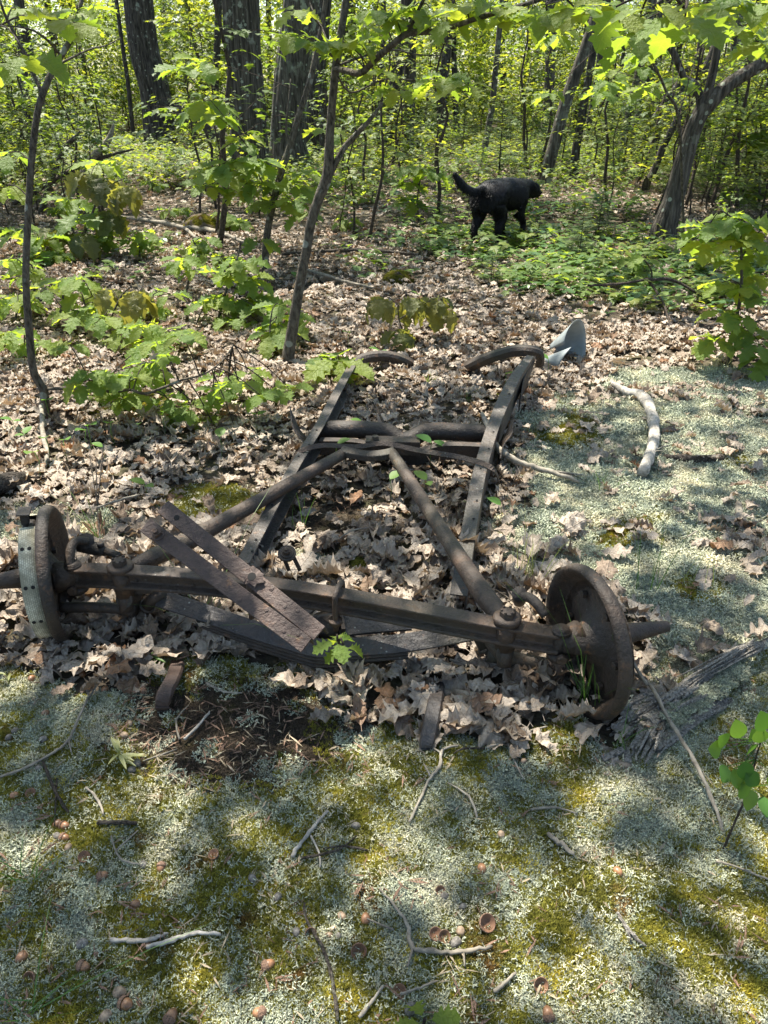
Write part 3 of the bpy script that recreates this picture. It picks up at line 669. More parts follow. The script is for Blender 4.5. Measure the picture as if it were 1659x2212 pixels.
# spring perches with castle nuts
pL = axp(264); pR = axp(1096)
for c in (pL, pR):
    mb = MB(); mb.tube([c + Vector((0, 0, -.055)), c + Vector((0, 0, .034))], .026, 18); mb.lathe(c + Vector((0, 0, .028)), (0, 0, 1), [(0, .028), (.004, .036), (.014, .036), (.018, .030), (.018, 0)], 24)
    mb.tube([c + Vector((0, 0, -.05)), c + Vector((.0, -.02, -.10))], [.024, .018], 14); part(mb, 'spring_perch', 'rust', True, 0)
    mb = MB(); bolt(mb, c + Vector((0, 0, .045)), (0, 0, 1), .021, .016)
    for q in range(6): mb.box(c + Vector((.013 * cos(q * 1.047), .013 * sin(q * 1.047), .060)), c + Vector((.019 * cos(q * 1.047), .019 * sin(q * 1.047), .060)), .007, .012)
    part(mb, 'castle_nut', 'rust')
# radius rods (wishbone)
apL = G(742, 980, .125); apR = G(848, 980, .125)
mb = MB(); d = (apL - pL)
mb.tube([pL + Vector((.02, .02, .02)), pL + d * .10 + Vector((0, 0, .012)), pL + d * .2, pL + d * .35, pL + d * .8, apL], [.016, .026, .029, .026, .023, .022], 18, 3); part(mb, 'radius_rod', 'rust', True, 0, 'left tubular radius rod tapering back to the crosspiece')
mb = MB(); d = (apR - pR)
mb.tube([pR + Vector((-.01, .02, .02)), pR + d * .07 + Vector((0, 0, .012)), pR + d * .15, pR + d * .35, pR + d * .8, apR], [.016, .027, .029, .025, .0225, .021], 18, 3); part(mb, 'radius_rod', 'rust', True, 0, 'right tubular radius rod tapering back to the crosspiece')
mb = MB(); mb.sweep([(-.02, .012), (.02, .012), (.026, -.012), (-.026, -.012)], [apL + Vector((-.01, 0, .015)), apL + Vector((.03, -.01, .008)), (apL + apR) / 2 + Vector((0, -.01, -.004)), apR + Vector((-.03, -.01, .002)), apR + Vector((.01, 0, .010))], (0, 1, 0.2), 4); part(mb, 'crosspiece', 'rust_dark', False, .004)
mb = MB(); c = G(800, 968, .12); mb.box(c + Vector((-.02, .03, .0)), c + Vector((.20, .03, -.005)), .06, .06); mb.tube([c + Vector((.02, .02, -.03)), c + Vector((.02, .02, .045))], .014, 12); part(mb, 'mounting_bracket', 'rust')
# frame rails: channel section open to the inside
def channel(pts, w, h, t, sgn, sc=None):
    """top flange towards inside, web outside; sgn +1: web on +side"""
    p = [(-w / 2, 0), (w / 2, 0), (w / 2, -h), (-w / 2, -h), (-w / 2, -h + t), (w / 2 - t, -h + t), (w / 2 - t, -t), (-w / 2, -t)]
    if sgn < 0: p = [(-a, b) for a, b in reversed(p)]
    mb = MB(); mb.sweep(p, pts, (1, 0, 0), 3, scales=sc); return mb
RLp = [G(524, 1215, 0.125), G(600, 1070, 0.135), G(655, 975, 0.140), G(692, 915, 0.145), G(735, 833, .140), G(762, 786, .11)]
RRp = [G(990, 1285, 0.100), G(1012, 1150, 0.120), G(1036, 1020, 0.135), G(1062, 930, 0.150), G(1090, 860, 0.180), G(1118, 805, 0.210), G(1146, 768, 0.220)]
railL = part(channel(RLp, .042, .085, .005, -1), 'side_rail', 'rail', False, .0015, 'left straight side rail with bolt holes')
railR = part(channel(RRp, .050, .10, .005, 1, [1, 1, 1, 1.05, 1.15, 1.0, .75]), 'side_rail', 'rail', False, .0015, 'right side rail kicking up at its far end')
for rail_, PX in ((railL, [(545, 1190, 0.129), (553, 1165, 0.129), (588, 1090, 0.135), (612, 1052, 0.137), (645, 985, 0.140), (668, 960, 0.142), (684, 928, 0.146)]), (railR, [(1023, 1120, 0.125), (1030, 1080, 0.130), (1038, 1010, 0.138), (1056, 968, 0.144), (1066, 932, 0.150), (1066, 905, 0.155), (1100, 850, 0.185)])):
    for px, py, h in PX:
        c = G(px, py, h + .002); mb = MB(); mb.lathe(c, (0, 0, 1), [(-.001, .0045), (.0005, .0042), (.0006, 0)], 12); part(mb, 'bolt_hole', 'black', False, 0, parent=rail_)
# flared side brackets
for P_, sx in (([G(634, 898, .16), G(642, 925, .13), G(660, 955, .09), G(672, 985, .05)], -1), ([G(1106, 910, .17), G(1098, 935, .13), G(1084, 965, .09), G(1078, 1000, .04)], 1)):
    mb = MB(); mb.sweep([(-.055, .002), (.055, .002), (.055, -.003), (-.055, -.003)], P_, (0.15 * sx, 1, 0), 4); part(mb, 'side_bracket', 'rust_dark', False, .001)
# pressed middle crossmember
cm = [G(688, 928, .10), G(730, 924, .115), G(800, 926, .118), G(840, 932, .11), G(866, 948, .085), G(890, 944, .09), G(920, 930, .112), G(990, 930, .118), G(1062, 934, .11)]
mb = MB(); mb.sweep([(-.035, -.03), (-.035, .005), (-.025, .02), (0, .026), (.025, .02), (.035, .005), (.035, -.03)], cm, (0, 1, 0), 4, closed=False, caps=False); o = part(mb, 'crossmember', 'rust_dark', True, 0, 'pressed steel crossmember dipping in the middle'); sd = o.modifiers.new('t', 'SOLIDIFY'); sd.thickness = .004
mb = MB(); c1 = [G(690, 950, .105), G(760, 952, .10), G(830, 962, .085), G(900, 972, .08), G(960, 960, .10), G(1052, 962, .105)]
mb.sweep([(-.02, .003), (.02, .003), (.02, -.003), (-.02, -.003)], c1, (0, 1, 0), 4); c2 = [p + Vector((0, -.016, -.032)) for p in c1]; mb.sweep([(-.003, .03), (.003, .03), (.003, -.03), (-.003, -.03)], c2, (0, 1, 0), 4)
part(mb, 'cross_brace', 'rust_dark', False, .001)
# rear cross arches
def arch(P_, name, lab):
    mb = MB(); mb.sweep([(-.028, -.032), (-.034, .0), (-.022, .016), (.022, .016), (.034, .0), (.028, -.032), (.024, -.032), (.028, -.002), (.018, .011), (-.018, .011), (-.028, -.002), (-.024, -.032)], P_, (0.1, 1, 0), 5); part(mb, name, 'rust_dark', False, .002, lab)
arch([G(752, 800, .06), G(772, 778, .09), G(800, 768, .10), G(835, 766, .09), G(868, 774, .06), G(895, 786, .0)], 'rear_crossmember', 'left arched end of the rear crossmember')
arch([G(1168, 782, .10), G(1166, 762, .18), G(1140, 754, .21), (G(1105, 755, .20)), G(1060, 768, .16), G(1025, 782, .09), G(995, 796, .0)], 'rear_crossmember', 'right arched end of the rear crossmember')
# side flange at the far end of right rail
mb = MB(); mb.sweep([(-.003, .05), (.003, .05), (.003, -.05), (-.003, -.05)], [G(1150, 772, .20), G(1146, 800, .15), G(1128, 840, .13), G(1122, 880, .10)], (1, .3, 0), 4, scales=[.6, 1, 1, .5]); part(mb, 'end_flange', 'rust_dark', False, .001)
# thin strap thrown across
st = [G(622, 1015, .02), G(634, 990, .10), G(655, 972, .15), G(700, 962, .155), G(770, 965, .14), (G(830, 958, .15)), G(900, 972, .15), G(980, 985, .15), G(1040, 1000, .15), G(1068, 1016, .135), G(1078, 1040, .06)]
mb = MB(); mb.sweep([(-.010, .002), (.010, .002), (.010, -.002), (-.010, -.002)], [Vector(p) for p in st], (0, .7, .7), 5)
mb.top('iron_strap', 'rust', 'thin bent iron strap slung over both side rails of the chassis', 'strap', loc=G(850, 970, 0), bevel=.0005)
# transverse leaf spring
sA = G(345, 1292, .115); sB = G(1030, 1362, .12); sm = G(690, 1400, .085)
sp = [sA, G(430, 1320, .105), G(540, 1358, .092), G(640, 1388, .085), sm, G(760, 1398, .09), G(880, 1388, .10), sB]
for i in range(4):
    a = [(0, 7), (1, 6), (1, 6), (2, 5)][i]
    pts = [Vector(p) + Vector((0, -.004 * i, -.0095 * i)) for p in sp]
    if i: pts = pts[a[0]:a[1] + 1]
    mb = MB(); w_ = .026 - .001 * i; mb.sweep([(-w_, .0035), (w_, .0035), (w_, -.0045), (-w_, -.0045)], pts, (-UA.y, UA.x, .55), 5); part(mb, 'spring_leaf', 'rust_blue' if i == 0 else 'rust_dark', False, .001)
# shackles
for P_ in ((G(346, 1278, .14), G(318, 1308, .085)), (G(300, 1272, .14), G(272, 1306, .085)), (G(1020, 1345, .14), G(1048, 1398, .08)), (G(1052, 1350, .12), G(1075, 1385, .085))):
    mb = MB(); mb.tube([P_[0], P_[1]], .019, 14); mb.tube([P_[1], P_[1] + (P_[1] - P_[0]).normalized() * .008], .024, 14); mb.tube([P_[1], P_[1] + (P_[1] - P_[0]).normalized() * .028], .011, 6); part(mb, 'shackle', 'rust_dark', True, 0)
mb = MB(); mb.box(G(285, 1275, .15), G(340, 1272, .15), .02, .02); mb.tube([pL + Vector((0, -.02, -.06)), G(290, 1290, .11)], [.026, .022], 12); mb.tube([pR + Vector((0, -.02, -.06)), G(1060, 1385, .10)], [.026, .02], 12); mb.box(G(1035, 1352, .14), G(1060, 1350, .14), .02, .03); part(mb, 'shackle_link', 'rust_dark', False, .003)
# tie rods and steering arms
def rod(P_, r, name, lab=None, m_='rust_dark', k=4):
    mb = MB(); mb.tube(P_, r, 14, k); return part(mb, name, m_, True, 0, lab)
rod([G(132, 1312, .10), G(205, 1312, .10), G(285, 1316, .09)], .0155, 'tie_rod', 'left stub of the tie rod')
mb = MB(); mb.tube([G(262, 1312, .09), G(292, 1318, .09)], .022, 14); mb.tube([G(284, 1318, .08), G(280, 1360, .03)], .008, 8); mb.tube([G(280, 1352, .035), G(272, 1366, .02), G(276, 1382, .01)], .008, 8, 3); mb.tube([G(281, 1352, .035), G(289, 1366, .02), G(287, 1382, .01)], .008, 8, 3); part(mb, 'rod_end', 'rust_dark', True, 0)
rod([G(1060, 1412, .07), G(1150, 1430, .07), G(1240, 1446, .06)], [.017, .018, .020], 'tie_rod', 'right stub of the tie rod', 'rust')
mb = MB(); mb.tube([G(1055, 1411, .07), G(1078, 1415, .07)], .023, 14); mb.tube([G(1232, 1444, .06), G(1262, 1450, .055)], [.026, .028], 14); part(mb, 'rod_end', 'rust_dark', True, 0)
mb = MB(); mb.tube([G(1105, 1425, .07), G(1103, 1440, .05)], .007, 8); part(mb, 'pin', 'rust_dark', True, 0)
mb = MB(); mb.tube([G(1210, 1398, .12), G(1240, 1405, .11)], .018, 12); part(mb, 'ball_joint', 'rust_dark', True, 0)
rod([G(150, 1225, .22), G(153, 1185, .26), G(165, 1168, .265), G(190, 1170, .25)], [.014, .013, .012, .012], 'steering_arm', 'curved left steering arm')
rod([G(1180, 1330, .23), G(1158, 1302, .25), G(1140, 1290, .24), G(1124, 1290, .22)], [.014, .013, .013, .014], 'steering_arm', 'curved right steering arm')
mb = MB(); mb.tube([G(185, 1168, .25), G(186, 1182, .20)], [.024, .020], 14); mb.tube([G(172, 1178, .225), G(208, 1186, .22), G(228, 1192, .22)], [.020, .020, .012], 14, 3); mb.tube([G(225, 1190, .22), G(256, 1200, .225)], .011, 10); bolt(mb, G(218, 1180, .235), (0, 0, 1), .011, .012); part(mb, 'drag_link', 'rust_dark', True, 0)
mb = MB(); mb.tube([G(1122, 1282, .24), G(1122, 1298, .19)], [.020, .017], 14); part(mb, 'ball_joint', 'rust_dark', True, 0)
# U bolts over the axle
for px, rr in ((735, .0075), (548, .007)):
    c = axp(px); dn = side * -1 if side.y > 0 else side
    mb = MB(); mb.tube([c + side * .036 + Vector((0, 0, -.05)), c + side * .036 + Vector((0, 0, .028)), c + side * .015 + Vector((0, 0, .042)), c - side * .015 + Vector((0, 0, .042)), c - side * .036 + Vector((0, 0, .028)), c - side * .038 + Vector((0, 0, -.068))], rr, 12, 5)
    if px == 735: bolt(mb, c - side * .038 + Vector((0, 0, -.052)), (0, 0, 1), .015, .012); mb.tube([c - side * .038 + Vector((0, 0, -.044)), c - side * .038 + Vector((0, 0, -.034))], .018, 14)
    part(mb, 'u_bolt', 'rust', True, 0)
# front crossmember plate, clip and small fittings under the middle of the axle
mb = MB(); Pp = [G(722, 1318, .11), G(790, 1325, .11), G(890, 1358, .10), G(800, 1366, .085), G(735, 1372, .085)]; top_ = [p.copy() for p in Pp]; bot_ = [p + Vector((0, 0, -.006)) for p in Pp]
mb.add(top_ + bot_, [(0, 1, 2, 3, 4), (9, 8, 7, 6, 5)] + [(i, (i + 1) % 5, 5 + (i + 1) % 5, 5 + i) for i in range(5)]); part(mb, 'front_crossmember', 'rust_blue', False, .001)
mb = MB(); mb.sweep([(-.028, .003), (.028, .003), (.028, -.003), (-.028, -.003)], [G(590, 1318, .12), G(640, 1322, .115), G(668, 1312, .125), G(688, 1296, .14), G(712, 1292, .145), G(742, 1296, .14)], (0, 1, .1), 5); part(mb, 'axle_clip', 'rust', False, .001)
mb = MB(); mb.box(G(560, 1290, .125), G(690, 1300, .12), .07, .006); part(mb, 'clip_plate', 'rust')
mb = MB(); mb.box(G(632, 1286, .135), G(656, 1288, .135), .03, .014); part(mb, 'square_nut', 'rust')
mb = MB(); mb.tube([G(700, 1338, .10), G(740, 1334, .11)], .008, 10); mb.tube([G(704, 1325, .13), G(712, 1375, .07)], [.036, .030], 16, 0); part(mb, 'spring_saddle', 'rust_dark', True, 0)
mb = MB(); mb.box(G(735, 1318, .115), G(742, 1368, .085), .012, .05); part(mb, 'saddle_flange', 'rust_dark')
# slotted bracket with bolt standing behind the axle
mb = MB(); c0 = G(620, 1196, .23); c1_ = G(636, 1232, .17)
for q in (-1, 1): mb.box(c0 + Vector((q * .014, 0, 0)), c1_ + Vector((q * .016, 0, 0)), .011, .008, (0, -.5, .8))
mb.lathe(c0, Vector((0, -.45, .85)), [(-.004, 0), (-.004, .026), (.004, .026), (.004, 0)], 24); part(mb, 'slotted_bracket', 'rust_dark', False, .001)
mb = MB(); ax = Vector((0, -.45, .85)); mb.lathe(c0, ax, [(.004, .019), (.008, .018), (.008, 0)], 20); bolt(mb, c0 + ax * .008, ax, .012, .014); mb.tube([c0 + ax * .02, c0 + ax * .03], .006, 10); part(mb, 'bolt', 'rust')
# rivet row on axle
for px in (300, 420, 760, 905, 1010):
    c = axp(px); mb = MB(); mb.blob(c - side * .007, .005, 4); part(mb, 'rivet', 'rust', True, 0)

# two crossed-over angle irons
def angle(a, b, wid, label, name='angle_iron'):
    mid = (a + b) / 2; t = thing(name, (mid.x, mid.y, 0), label, 'angle iron')
    d = (b - a).normalized(); view = (CO - mid).normalized(); nrm = (Vector((-0.12, -0.55, .80))); nrm = (nrm - d * nrm.dot(d)).normalized(); x = d.cross(nrm).normalized()
    if x.z < 0: x = -x
    prof_ = [(-wid / 2, 0), (wid / 2, 0), (wid / 2, -.05), (wid / 2 - .006, -.05), (wid / 2 - .006, -.006), (-wid / 2, -.006)]
    mb = MB(); n_ = len(prof_)
    for p in (a, b): mb.v += [p + x * u + nrm * v for u, v in prof_]
    mb.f = [(i, (i + 1) % n_, n_ + (i + 1) % n_, n_ + i) for i in range(n_)] + [tuple(reversed(range(n_))), tuple(range(n_, 2 * n_))]; mb.mi = [0] * len(mb.f)
    mb.build('bar', 'rust_warm', t, False, .0015)
    return t, a, b, x, nrm, d
t1 = angle(G(351, 1093, .43), G(690, 1368, .265), .042, 'upper rusty angle iron leaning over the axle, with a torn bolt hole')
t2 = angle(G(313, 1133, .42), G(662, 1394, .245), .042, 'lower rusty angle iron leaning over the axle, with a square bolt')
for T, L_ in ((t1, [(.10, 0.0, .006)]), (t1, [(.55, -.008, .007), (.70, .010, .006), (.80, -.002, .006), (.86, .008, .005)]), (t2, [(.62, -.01, .006), (.75, .01, .006), (.88, -.006, .005), (.94, .008, .005)])):
    t, a, b, x, nr_, d = T
    for q, s_, r_ in L_:
        c = a.lerp(b, q) + x * s_ + nr_ * .0005; mb = MB()
        if q == .10: mb.lathe(c, nr_, [(-.001, r_ * 1.3), (.0006, r_ * 1.25), (.0007, 0)], 16); mb.build('bolt_hole', 'black', t)
        else: mb.lathe(c, nr_, [(0, r_), (.0006, r_ * .9), (.0009, r_ * .4), (.0009, 0)], 12); mb.build('rivet', 'rust_warm', t, True)
t, a, b, x, nr_, d = t1
c = a.lerp(b, .60) + x * .002; mb = MB(); prof = []
vs = [c + nr_ * .002]; 
for k in range(20):
    q = 2 * pi * k / 20; rr = .027 * (1 + .4 * R.uniform(-1, 1)); vs.append(c + (x * cos(q) * .9 + d * sin(q)) * rr + nr_ * R.uniform(.006, .012))
for k in range(20):
    q = 2 * pi * k / 20; vs.append(c + (x * cos(q) + d * sin(q)) * .011 + nr_ * .013)
mb.add(vs, [(1 + k, 1 + (k + 1) % 20, 21 + (k + 1) % 20, 21 + k) for k in range(20)]); mb.build('torn_weld', 'rust_warm', t, False)
mb = MB(); mb.lathe(c + nr_ * .0125, nr_, [(0, .011), (.001, .0105), (.001, 0)], 16); mb.build('torn_hole', 'black', t)
t, a, b, x, nr_, d = t2
c = a.lerp(b, .085); mb = MB(); mb.lathe(c, nr_, [(0, .019), (.003, .018), (.003, 0)], 20); bolt(mb, c + nr_ * .003, nr_, .0145, .013, 4); mb.tube([c + nr_ * .015, c + nr_ * .024], .007, 10); mb.tube([c - nr_ * .006, c - nr_ * .075], .010, 10); mb.build('bolt', 'rust_warm', t, False, .001)

# iron horn ends sticking up out of the litter
def tongue(P_, w_, label, m_):
    P_ = [Vector(p) for p in P_]; mb = MB(); h_ = .007
    mb.sweep([(-w_, .0), (-w_ * .8, h_), (w_ * .8, h_), (w_, 0), (w_, -h_), (-w_, -h_)], P_, (1, .15, 0), 5, scales=[1, 1, 1, 1, .98, .85, .55]); return mb.top('iron_strap_end', m_, label, 'iron strap', loc=(P_[3].x, P_[3].y, 0), bevel=.002)
tongue([G(385, 1425, .0), G(378, 1450, .035), G(370, 1470, .06), G(360, 1488, .065), G(354, 1505, .055), G(350, 1525, .03), G(352, 1536, .0)], .020, 'short curved iron strap end rising from bare soil, front left of the axle', 'rust_warm')
tongue([G(945, 1470, .0), G(943, 1500, .035), G(938, 1525, .045), G(932, 1555, .045), G(926, 1585, .038), G(920, 1612, .018), G(918, 1622, -.01)], .019, 'dark rounded iron strap end poking out of moss and leaves below the spring', 'rust_blue')

# ------------------------------------------------------------------ sheet metal cone
fc = onG(1225, 792); FU = thing('metal_cone', fc, 'bent bluish grey sheet metal cone lying open behind the right rail', 'metal cone')
# open sheet rolled into a flared cone: a ruled surface from small end (left) to wide mouth (right)
def coneface(a0, a1, tip, ang, L, r0, r1, n=22):
    mb = MB(); rows = 8; ax = Vector(ang).normalized(); b = Vector((0, 0, 1)); b = (b - ax * b.dot(ax)).normalized(); e = ax.cross(b); vs = []
    for i in range(rows + 1):
        s_ = i / rows
        for k in range(n + 1):
            t = a0 + (a1 - a0) * k / n; rr = r0 + (r1 - r0) * s_; vs.append(Vector(tip) + ax * (L * s_ + .03 * s_ * cos(t * 1.5)) + (b * cos(t) + e * sin(t)) * rr)
    mb.add(vs, [(i * (n + 1) + k, i * (n + 1) + k + 1, (i + 1) * (n + 1) + k + 1, (i + 1) * (n + 1) + k) for i in range(rows) for k in range(n)]); return mb
m_out = mat('zinc_two_sided'); mm, n, l = m_out
gi = N(n, 'ShaderNodeNewGeometry').outputs['Backfacing']; f = noise_t(n, l, 14, 4)
c = mix(n, l, gi, ramp(n, l, f, [(0.3, (0.15, 0.175, 0.175)), (0.7, (0.24, 0.265, 0.26))]), ramp(n, l, f, [(0.3, (0.20, 0.19, 0.14)), (0.7, (0.32, 0.30, 0.24))]))
M['zinc2'] = finish(mm, n, l, c, 0.6, bump(n, l, f, .3, .004), spec=.4)
for nm, a0, a1, tip, ang, L, r0, r1 in (('cone_body', -2.9, 1.5, onG(1192, 770, .05), (.60, -.58, .42), .18, .03, .115), ('cone_tongue', .1, 2.9, onG(1174, 790, .035), (.85, -.40, .16), .13, .018, .075)):
    mb = coneface(a0, a1, tip, ang, L, r0, r1); o = mb.build(nm, 'zinc2', FU, True); sd = o.modifiers.new('t', 'SOLIDIFY'); sd.thickness = .0015; sd.use_flip_normals = False

# ------------------------------------------------------------------ trees
def thick(px, Y, py=300): return px / FPX * proj(V(829, py, Y))[2]
def tree(label, basepx, pts, ws, m_, name='tree', cat='tree', group=None, top=9.0, sides=16, crown=False, lean=None, limbs=(), Y=None, dy=0.0):
    """trunk through photo columns: pts [(px,py)], first at ground; widths in photo px"""
    b = onG(basepx[0], max(basepx[1], 236)); Y = b.y
    pts = [p for p in pts if p[1] < max(basepx[1], 236) - 10]
    P_ = [b + Vector((0, 0, -.1))]; r_ = [ws[0] / 2 / FPX * proj(b)[2] * 1.25]
    P_.append(b + Vector((0, 0, .12))); r_.append(ws[0] / 2 / FPX * proj(b)[2] * 1.05)
    for i, (px, py) in enumerate(pts):
        p = V(px, py, Y + dy * (i + 1)); P_.append(p); r_.append(ws[min(i + 1, len(ws) - 1)] / 2 / FPX * proj(p)[2])
    if top and P_[-1].z < top:
        d = (P_[-1] - P_[-2]).normalized(); d = (d + Vector((0, 0, .6))).normalized(); q = P_[-1] + d * (top - P_[-1].z) * .5; P_.append(q); r_.append(r_[-1] * .75); q = q + (d + Vector((0, 0, .5))).normalized() * (top - q.z); P_.append(q); r_.append(r_[-1] * .3)
    t = thing(name, b, label, cat, group); t['top'] = list(P_[-1])
    mb = MB(); big = sides > 20; ns = 72 if big else sides; mb.tube(P_, r_, ns, 14 if big else 4, wob=0 if big else .04)
    if big: flute(mb, ns, .07, 5.0, .8, px)
    mb.build('trunk', m_, t, not big)
    for lp, lw in limbs:
        pts_ = [V(a_, b_, Y + (c_[0] if c_ else 0)) for a_, b_, *c_ in lp]; rr = [w_ / 2 / FPX * proj(p)[2] for p, w_ in zip(pts_, lw)]
        mb = MB(); mb.tube(pts_, rr, max(8, sides // 2), 4, wob=.04); mb.build('limb', m_, t, True)
    return t
TREES = []
TREES.append(tree('thick lichen spotted oak trunk with furrowed bark, left of the twin stems', (548, 398), [(538, 300), (530, 180), (522, 80), (516, -60)], [84, 78, 76, 78, 80], 'bark_oak', 'oak_tree', sides=28))
TREES.append(tree('second thick oak trunk of the twin stems, green lichen down its right side', (628, 372), [(622, 300), (628, 180), (642, 80), (655, -60)], [86, 74, 72, 74, 78], 'bark_lichen', 'oak_tree', sides=28))
TREES.append(tree('slimmer shaded trunk close behind the twin oaks on their right', (672, 335), [(680, 200), (695, 80), (705, -60)], [40, 34, 30, 28], 'bark_far', 'oak_tree', sides=18))
TREES.append(tree('broad dark trunk with a long split, beside the broken stump', (350, 322), [(335, 200), (310, 100), (292, -60)], [66, 62, 62, 60], 'bark_far', 'oak_tree', sides=24))
TREES.append(tree('leaning lichened tree that forks, at the right edge of the clearing', (1430, 520), [(1455, 430), (1482, 330), (1505, 262), (1525, 228)], [52, 42, 37, 34, 35], 'bark_oak', 'forked_tree', top=0, sides=24,
     limbs=[([(1525, 232), (1560, 195), (1600, 165), (1660, 130), (1760, 60)], [34, 32, 29, 27, 22]), ([(1520, 240), (1532, 190), (1545, 130), (1560, 40), (1570, -60)], [24, 19, 17, 16, 14]),
            ([(1512, 240), (1512, 212), (1500, 182), (1478, 168), (1462, 130), (1440, 92), (1405, 68), (1370, 40), (1330, 28)], [22, 18, 16, 14, 14, 13, 11, 9, 5])]))
TREES.append(tree('slender leaning tree right behind the black dog', (1176, 404), [(1195, 320), (1222, 220), (1255, 130), (1292, 20), (1310, -60)], [28, 26, 26, 25, 24, 22], 'bark_lichen', sides=16))
TREES.append(tree('thin straight tree just right of the dog\'s leaning tree', (1238, 386), [(1245, 320), (1262, 220), (1280, 120), (1300, -40)], [20, 18, 17, 16, 14], 'bark_far', sides=12))
for i, (bx, by, L_, w_, lb) in enumerate([(1338, 354, [(1355, 260), (1378, 160), (1398, 60), (1410, -40)], 15, 'leftmost grey stem of the leaning clump in the right background'), (1362, 340, [(1375, 260), (1400, 170), (1420, 70), (1435, -40)], 12, 'second stem from the left in the leaning clump in the right background'),
        (1374, 346, [(1405, 270), (1445, 210), (1500, 130), (1570, 20)], 13, 'strongly leaning dark stem in the middle of the right background clump'), (1390, 346, [(1420, 290), (1470, 200), (1530, 120), (1600, 10)], 10, 'thin strongly leaning stem on the right of the background clump'),
        (1394, 415, [(1412, 370), (1436, 310), (1470, 245), (1500, 185), (1560, 60)], 15, 'pale bare pole leaning right, between the clump and the forked tree'), (1316, 305, [(1330, 220), (1348, 100), (1344, 0)], 8, 'thin crooked dark stem left of the leaning clump'),
        (1043, 262, [(1042, 180), (1040, 90), (1040, -50)], 27, 'dark upright trunk in the centre background above the dog\'s tail'), (987, 306, [(984, 220), (980, 100), (978, -40)], 12, 'thin dark trunk left of the central background trunk'),
        (752, 290, [(750, 200), (752, 100), (756, -40)], 28, 'dark trunk seen just right of the central sapling'), (1044, 352, [(1052, 290), (1062, 235), (1066, 200)], 13, 'short broken stem standing left of the dog in the ferns'),
        (62, 345, [(58, 240), (48, 120), (40, -40)], 17, 'slender grey trunk behind the left sapling'), (150, 190, [(148, 120), (142, 40), (138, -40)], 15, 'background trunk right of the left sapling fork'), (284, 180, [(262, 120), (250, 40), (246, -40)], 12, 'thin trunk left of the broad split trunk'),
        (400, 200, [(402, 100), (398, -40)], 12, 'thin trunk between the broad split trunk and the twin oaks'), (440, 215, [(452, 120), (440, 0), (436, -60)], 12, 'thin pale trunk beside the left twin oak'),
        (1575, 330, [(1585, 200), (1592, 80), (1598, -60)], 24, 'lichened trunk rising in the top right corner'), (1600, 300, [(1612, 180), (1640, 60), (1655, -60)], 12, 'thin trunk leaning out of the top right corner'), (905, 230, [(902, 120), (900, -40)], 12, 'thin background trunk right of the central sapling\'s branch')]):
    TREES.append(tree(lb, (bx, by), L_, [w_ * 1.1] + [w_] * 5, 'bark_far' if i % 3 else 'bark_lichen', 'tree', sides=12))
# more far trunks, alike: shared label
trunk_me = []
for k in range(4):
    mb = MB(); P_ = [Vector((0, 0, -.2))]; x = y = 0
    for j in range(9): x += R.uniform(-.10, .10); y += R.uniform(-.1, .1); P_.append(Vector((x, y, j * 1.25)))
    mb.tube(P_, [.13, .12, .11, .10, .095, .09, .08, .07, .05, .03], 9, 3, wob=.06); trunk_me.append(mb.mesh('trunk', 'bark_far', True))
FT = []
for i in range(95):
    y = R.uniform(17, 46); x = R.uniform(-.62, .62) * y
    if any(abs(x - a) + abs(y - b) < 1.0 for a, b in FT): continue
    FT.append((x, y)); s_ = R.uniform(.45, 1.25)
    t = thing('tree', (x, y, gh(x, y)), 'slim dark trunk standing far back among the maple undergrowth', 'tree', 'far slim trunks in the wood'); t['top'] = [x, y, 9]
    o = bpy.data.objects.new('trunk', R.choice(trunk_me)); COL.objects.link(o); o.parent = t; o.scale = (s_, s_, 1.0); o.rotation_euler = (R.gauss(0, .05), R.gauss(.03, .06), R.uniform(0, 6))
    TREES.append(t)

# unseen trees added beside and behind the photographer, for the shade they give
for i, (x, y) in enumerate([(-4.5, 1.5), (4.6, 2.6), (-3.6, 5.5), (5.2, 6.5), (-5.5, -2.5), (3.0, -3.5), (-8, 9), (8.5, 10.5), (-1.0, -5.5)]):
    mb = MB(); q = Vector((x, y, -.2)); mb.tube([q, q + Vector((.05, 0, 2.5)), q + Vector((-.1, .1, 5)), q + Vector((.1, .2, 8.5))], [.17, .14, .11, .04], 16, 4)
    b = Vector((x, y, 0)); t = thing('oak_tree', b, 'unseen oak added beside the clearing to shade the chassis', 'tree', 'added shade oaks around the clearing'); t['top'] = [x, y, 8.5]; mb.build('trunk', 'bark_oak', t, True); TREES.append(t)

# ------------------------------------------------------------------ canopy: unseen leaf sprays added for shade, thin where the ground is lit
def spray_mesh(rnd, n=26, rad=.34, leaf=.11, matn='canopy'):
    mb = MB()
    for _ in range(n):
        a = rnd.uniform(0, 6.28); r = rad * sqrt(rnd.random()); c = Vector((r * cos(a), r * sin(a), rnd.gauss(0, .06)))
        d = Vector((cos(a) + rnd.uniform(-.6, .6), sin(a) + rnd.uniform(-.6, .6), rnd.uniform(-.5, .2)))
        maple_mb(rnd, mb, frame(c, d, (rnd.uniform(-.4, .4), rnd.uniform(-.4, .4), 1), leaf * rnd.uniform(.7, 1.2)))
    return mb.mesh('leaf_spray', matn)
rc = random.Random(21); SPRAY = [spray_mesh(rc) for _ in range(5)]
near_tr = [t for t in TREES]
tops = np.array([t['top'][:2] for t in near_tr]); crowns = {}
def add_canopy(x, y, h):
    gx, gy = x, y
    p = Vector((gx, gy, 0)) + SUN * (h / SUN.z)
    i = int(np.argmin((tops[:, 0] - p.x) ** 2 + (tops[:, 1] - p.y) ** 2)); crowns.setdefault(i, []).append((p.x, p.y, p.z))
cnt = 0
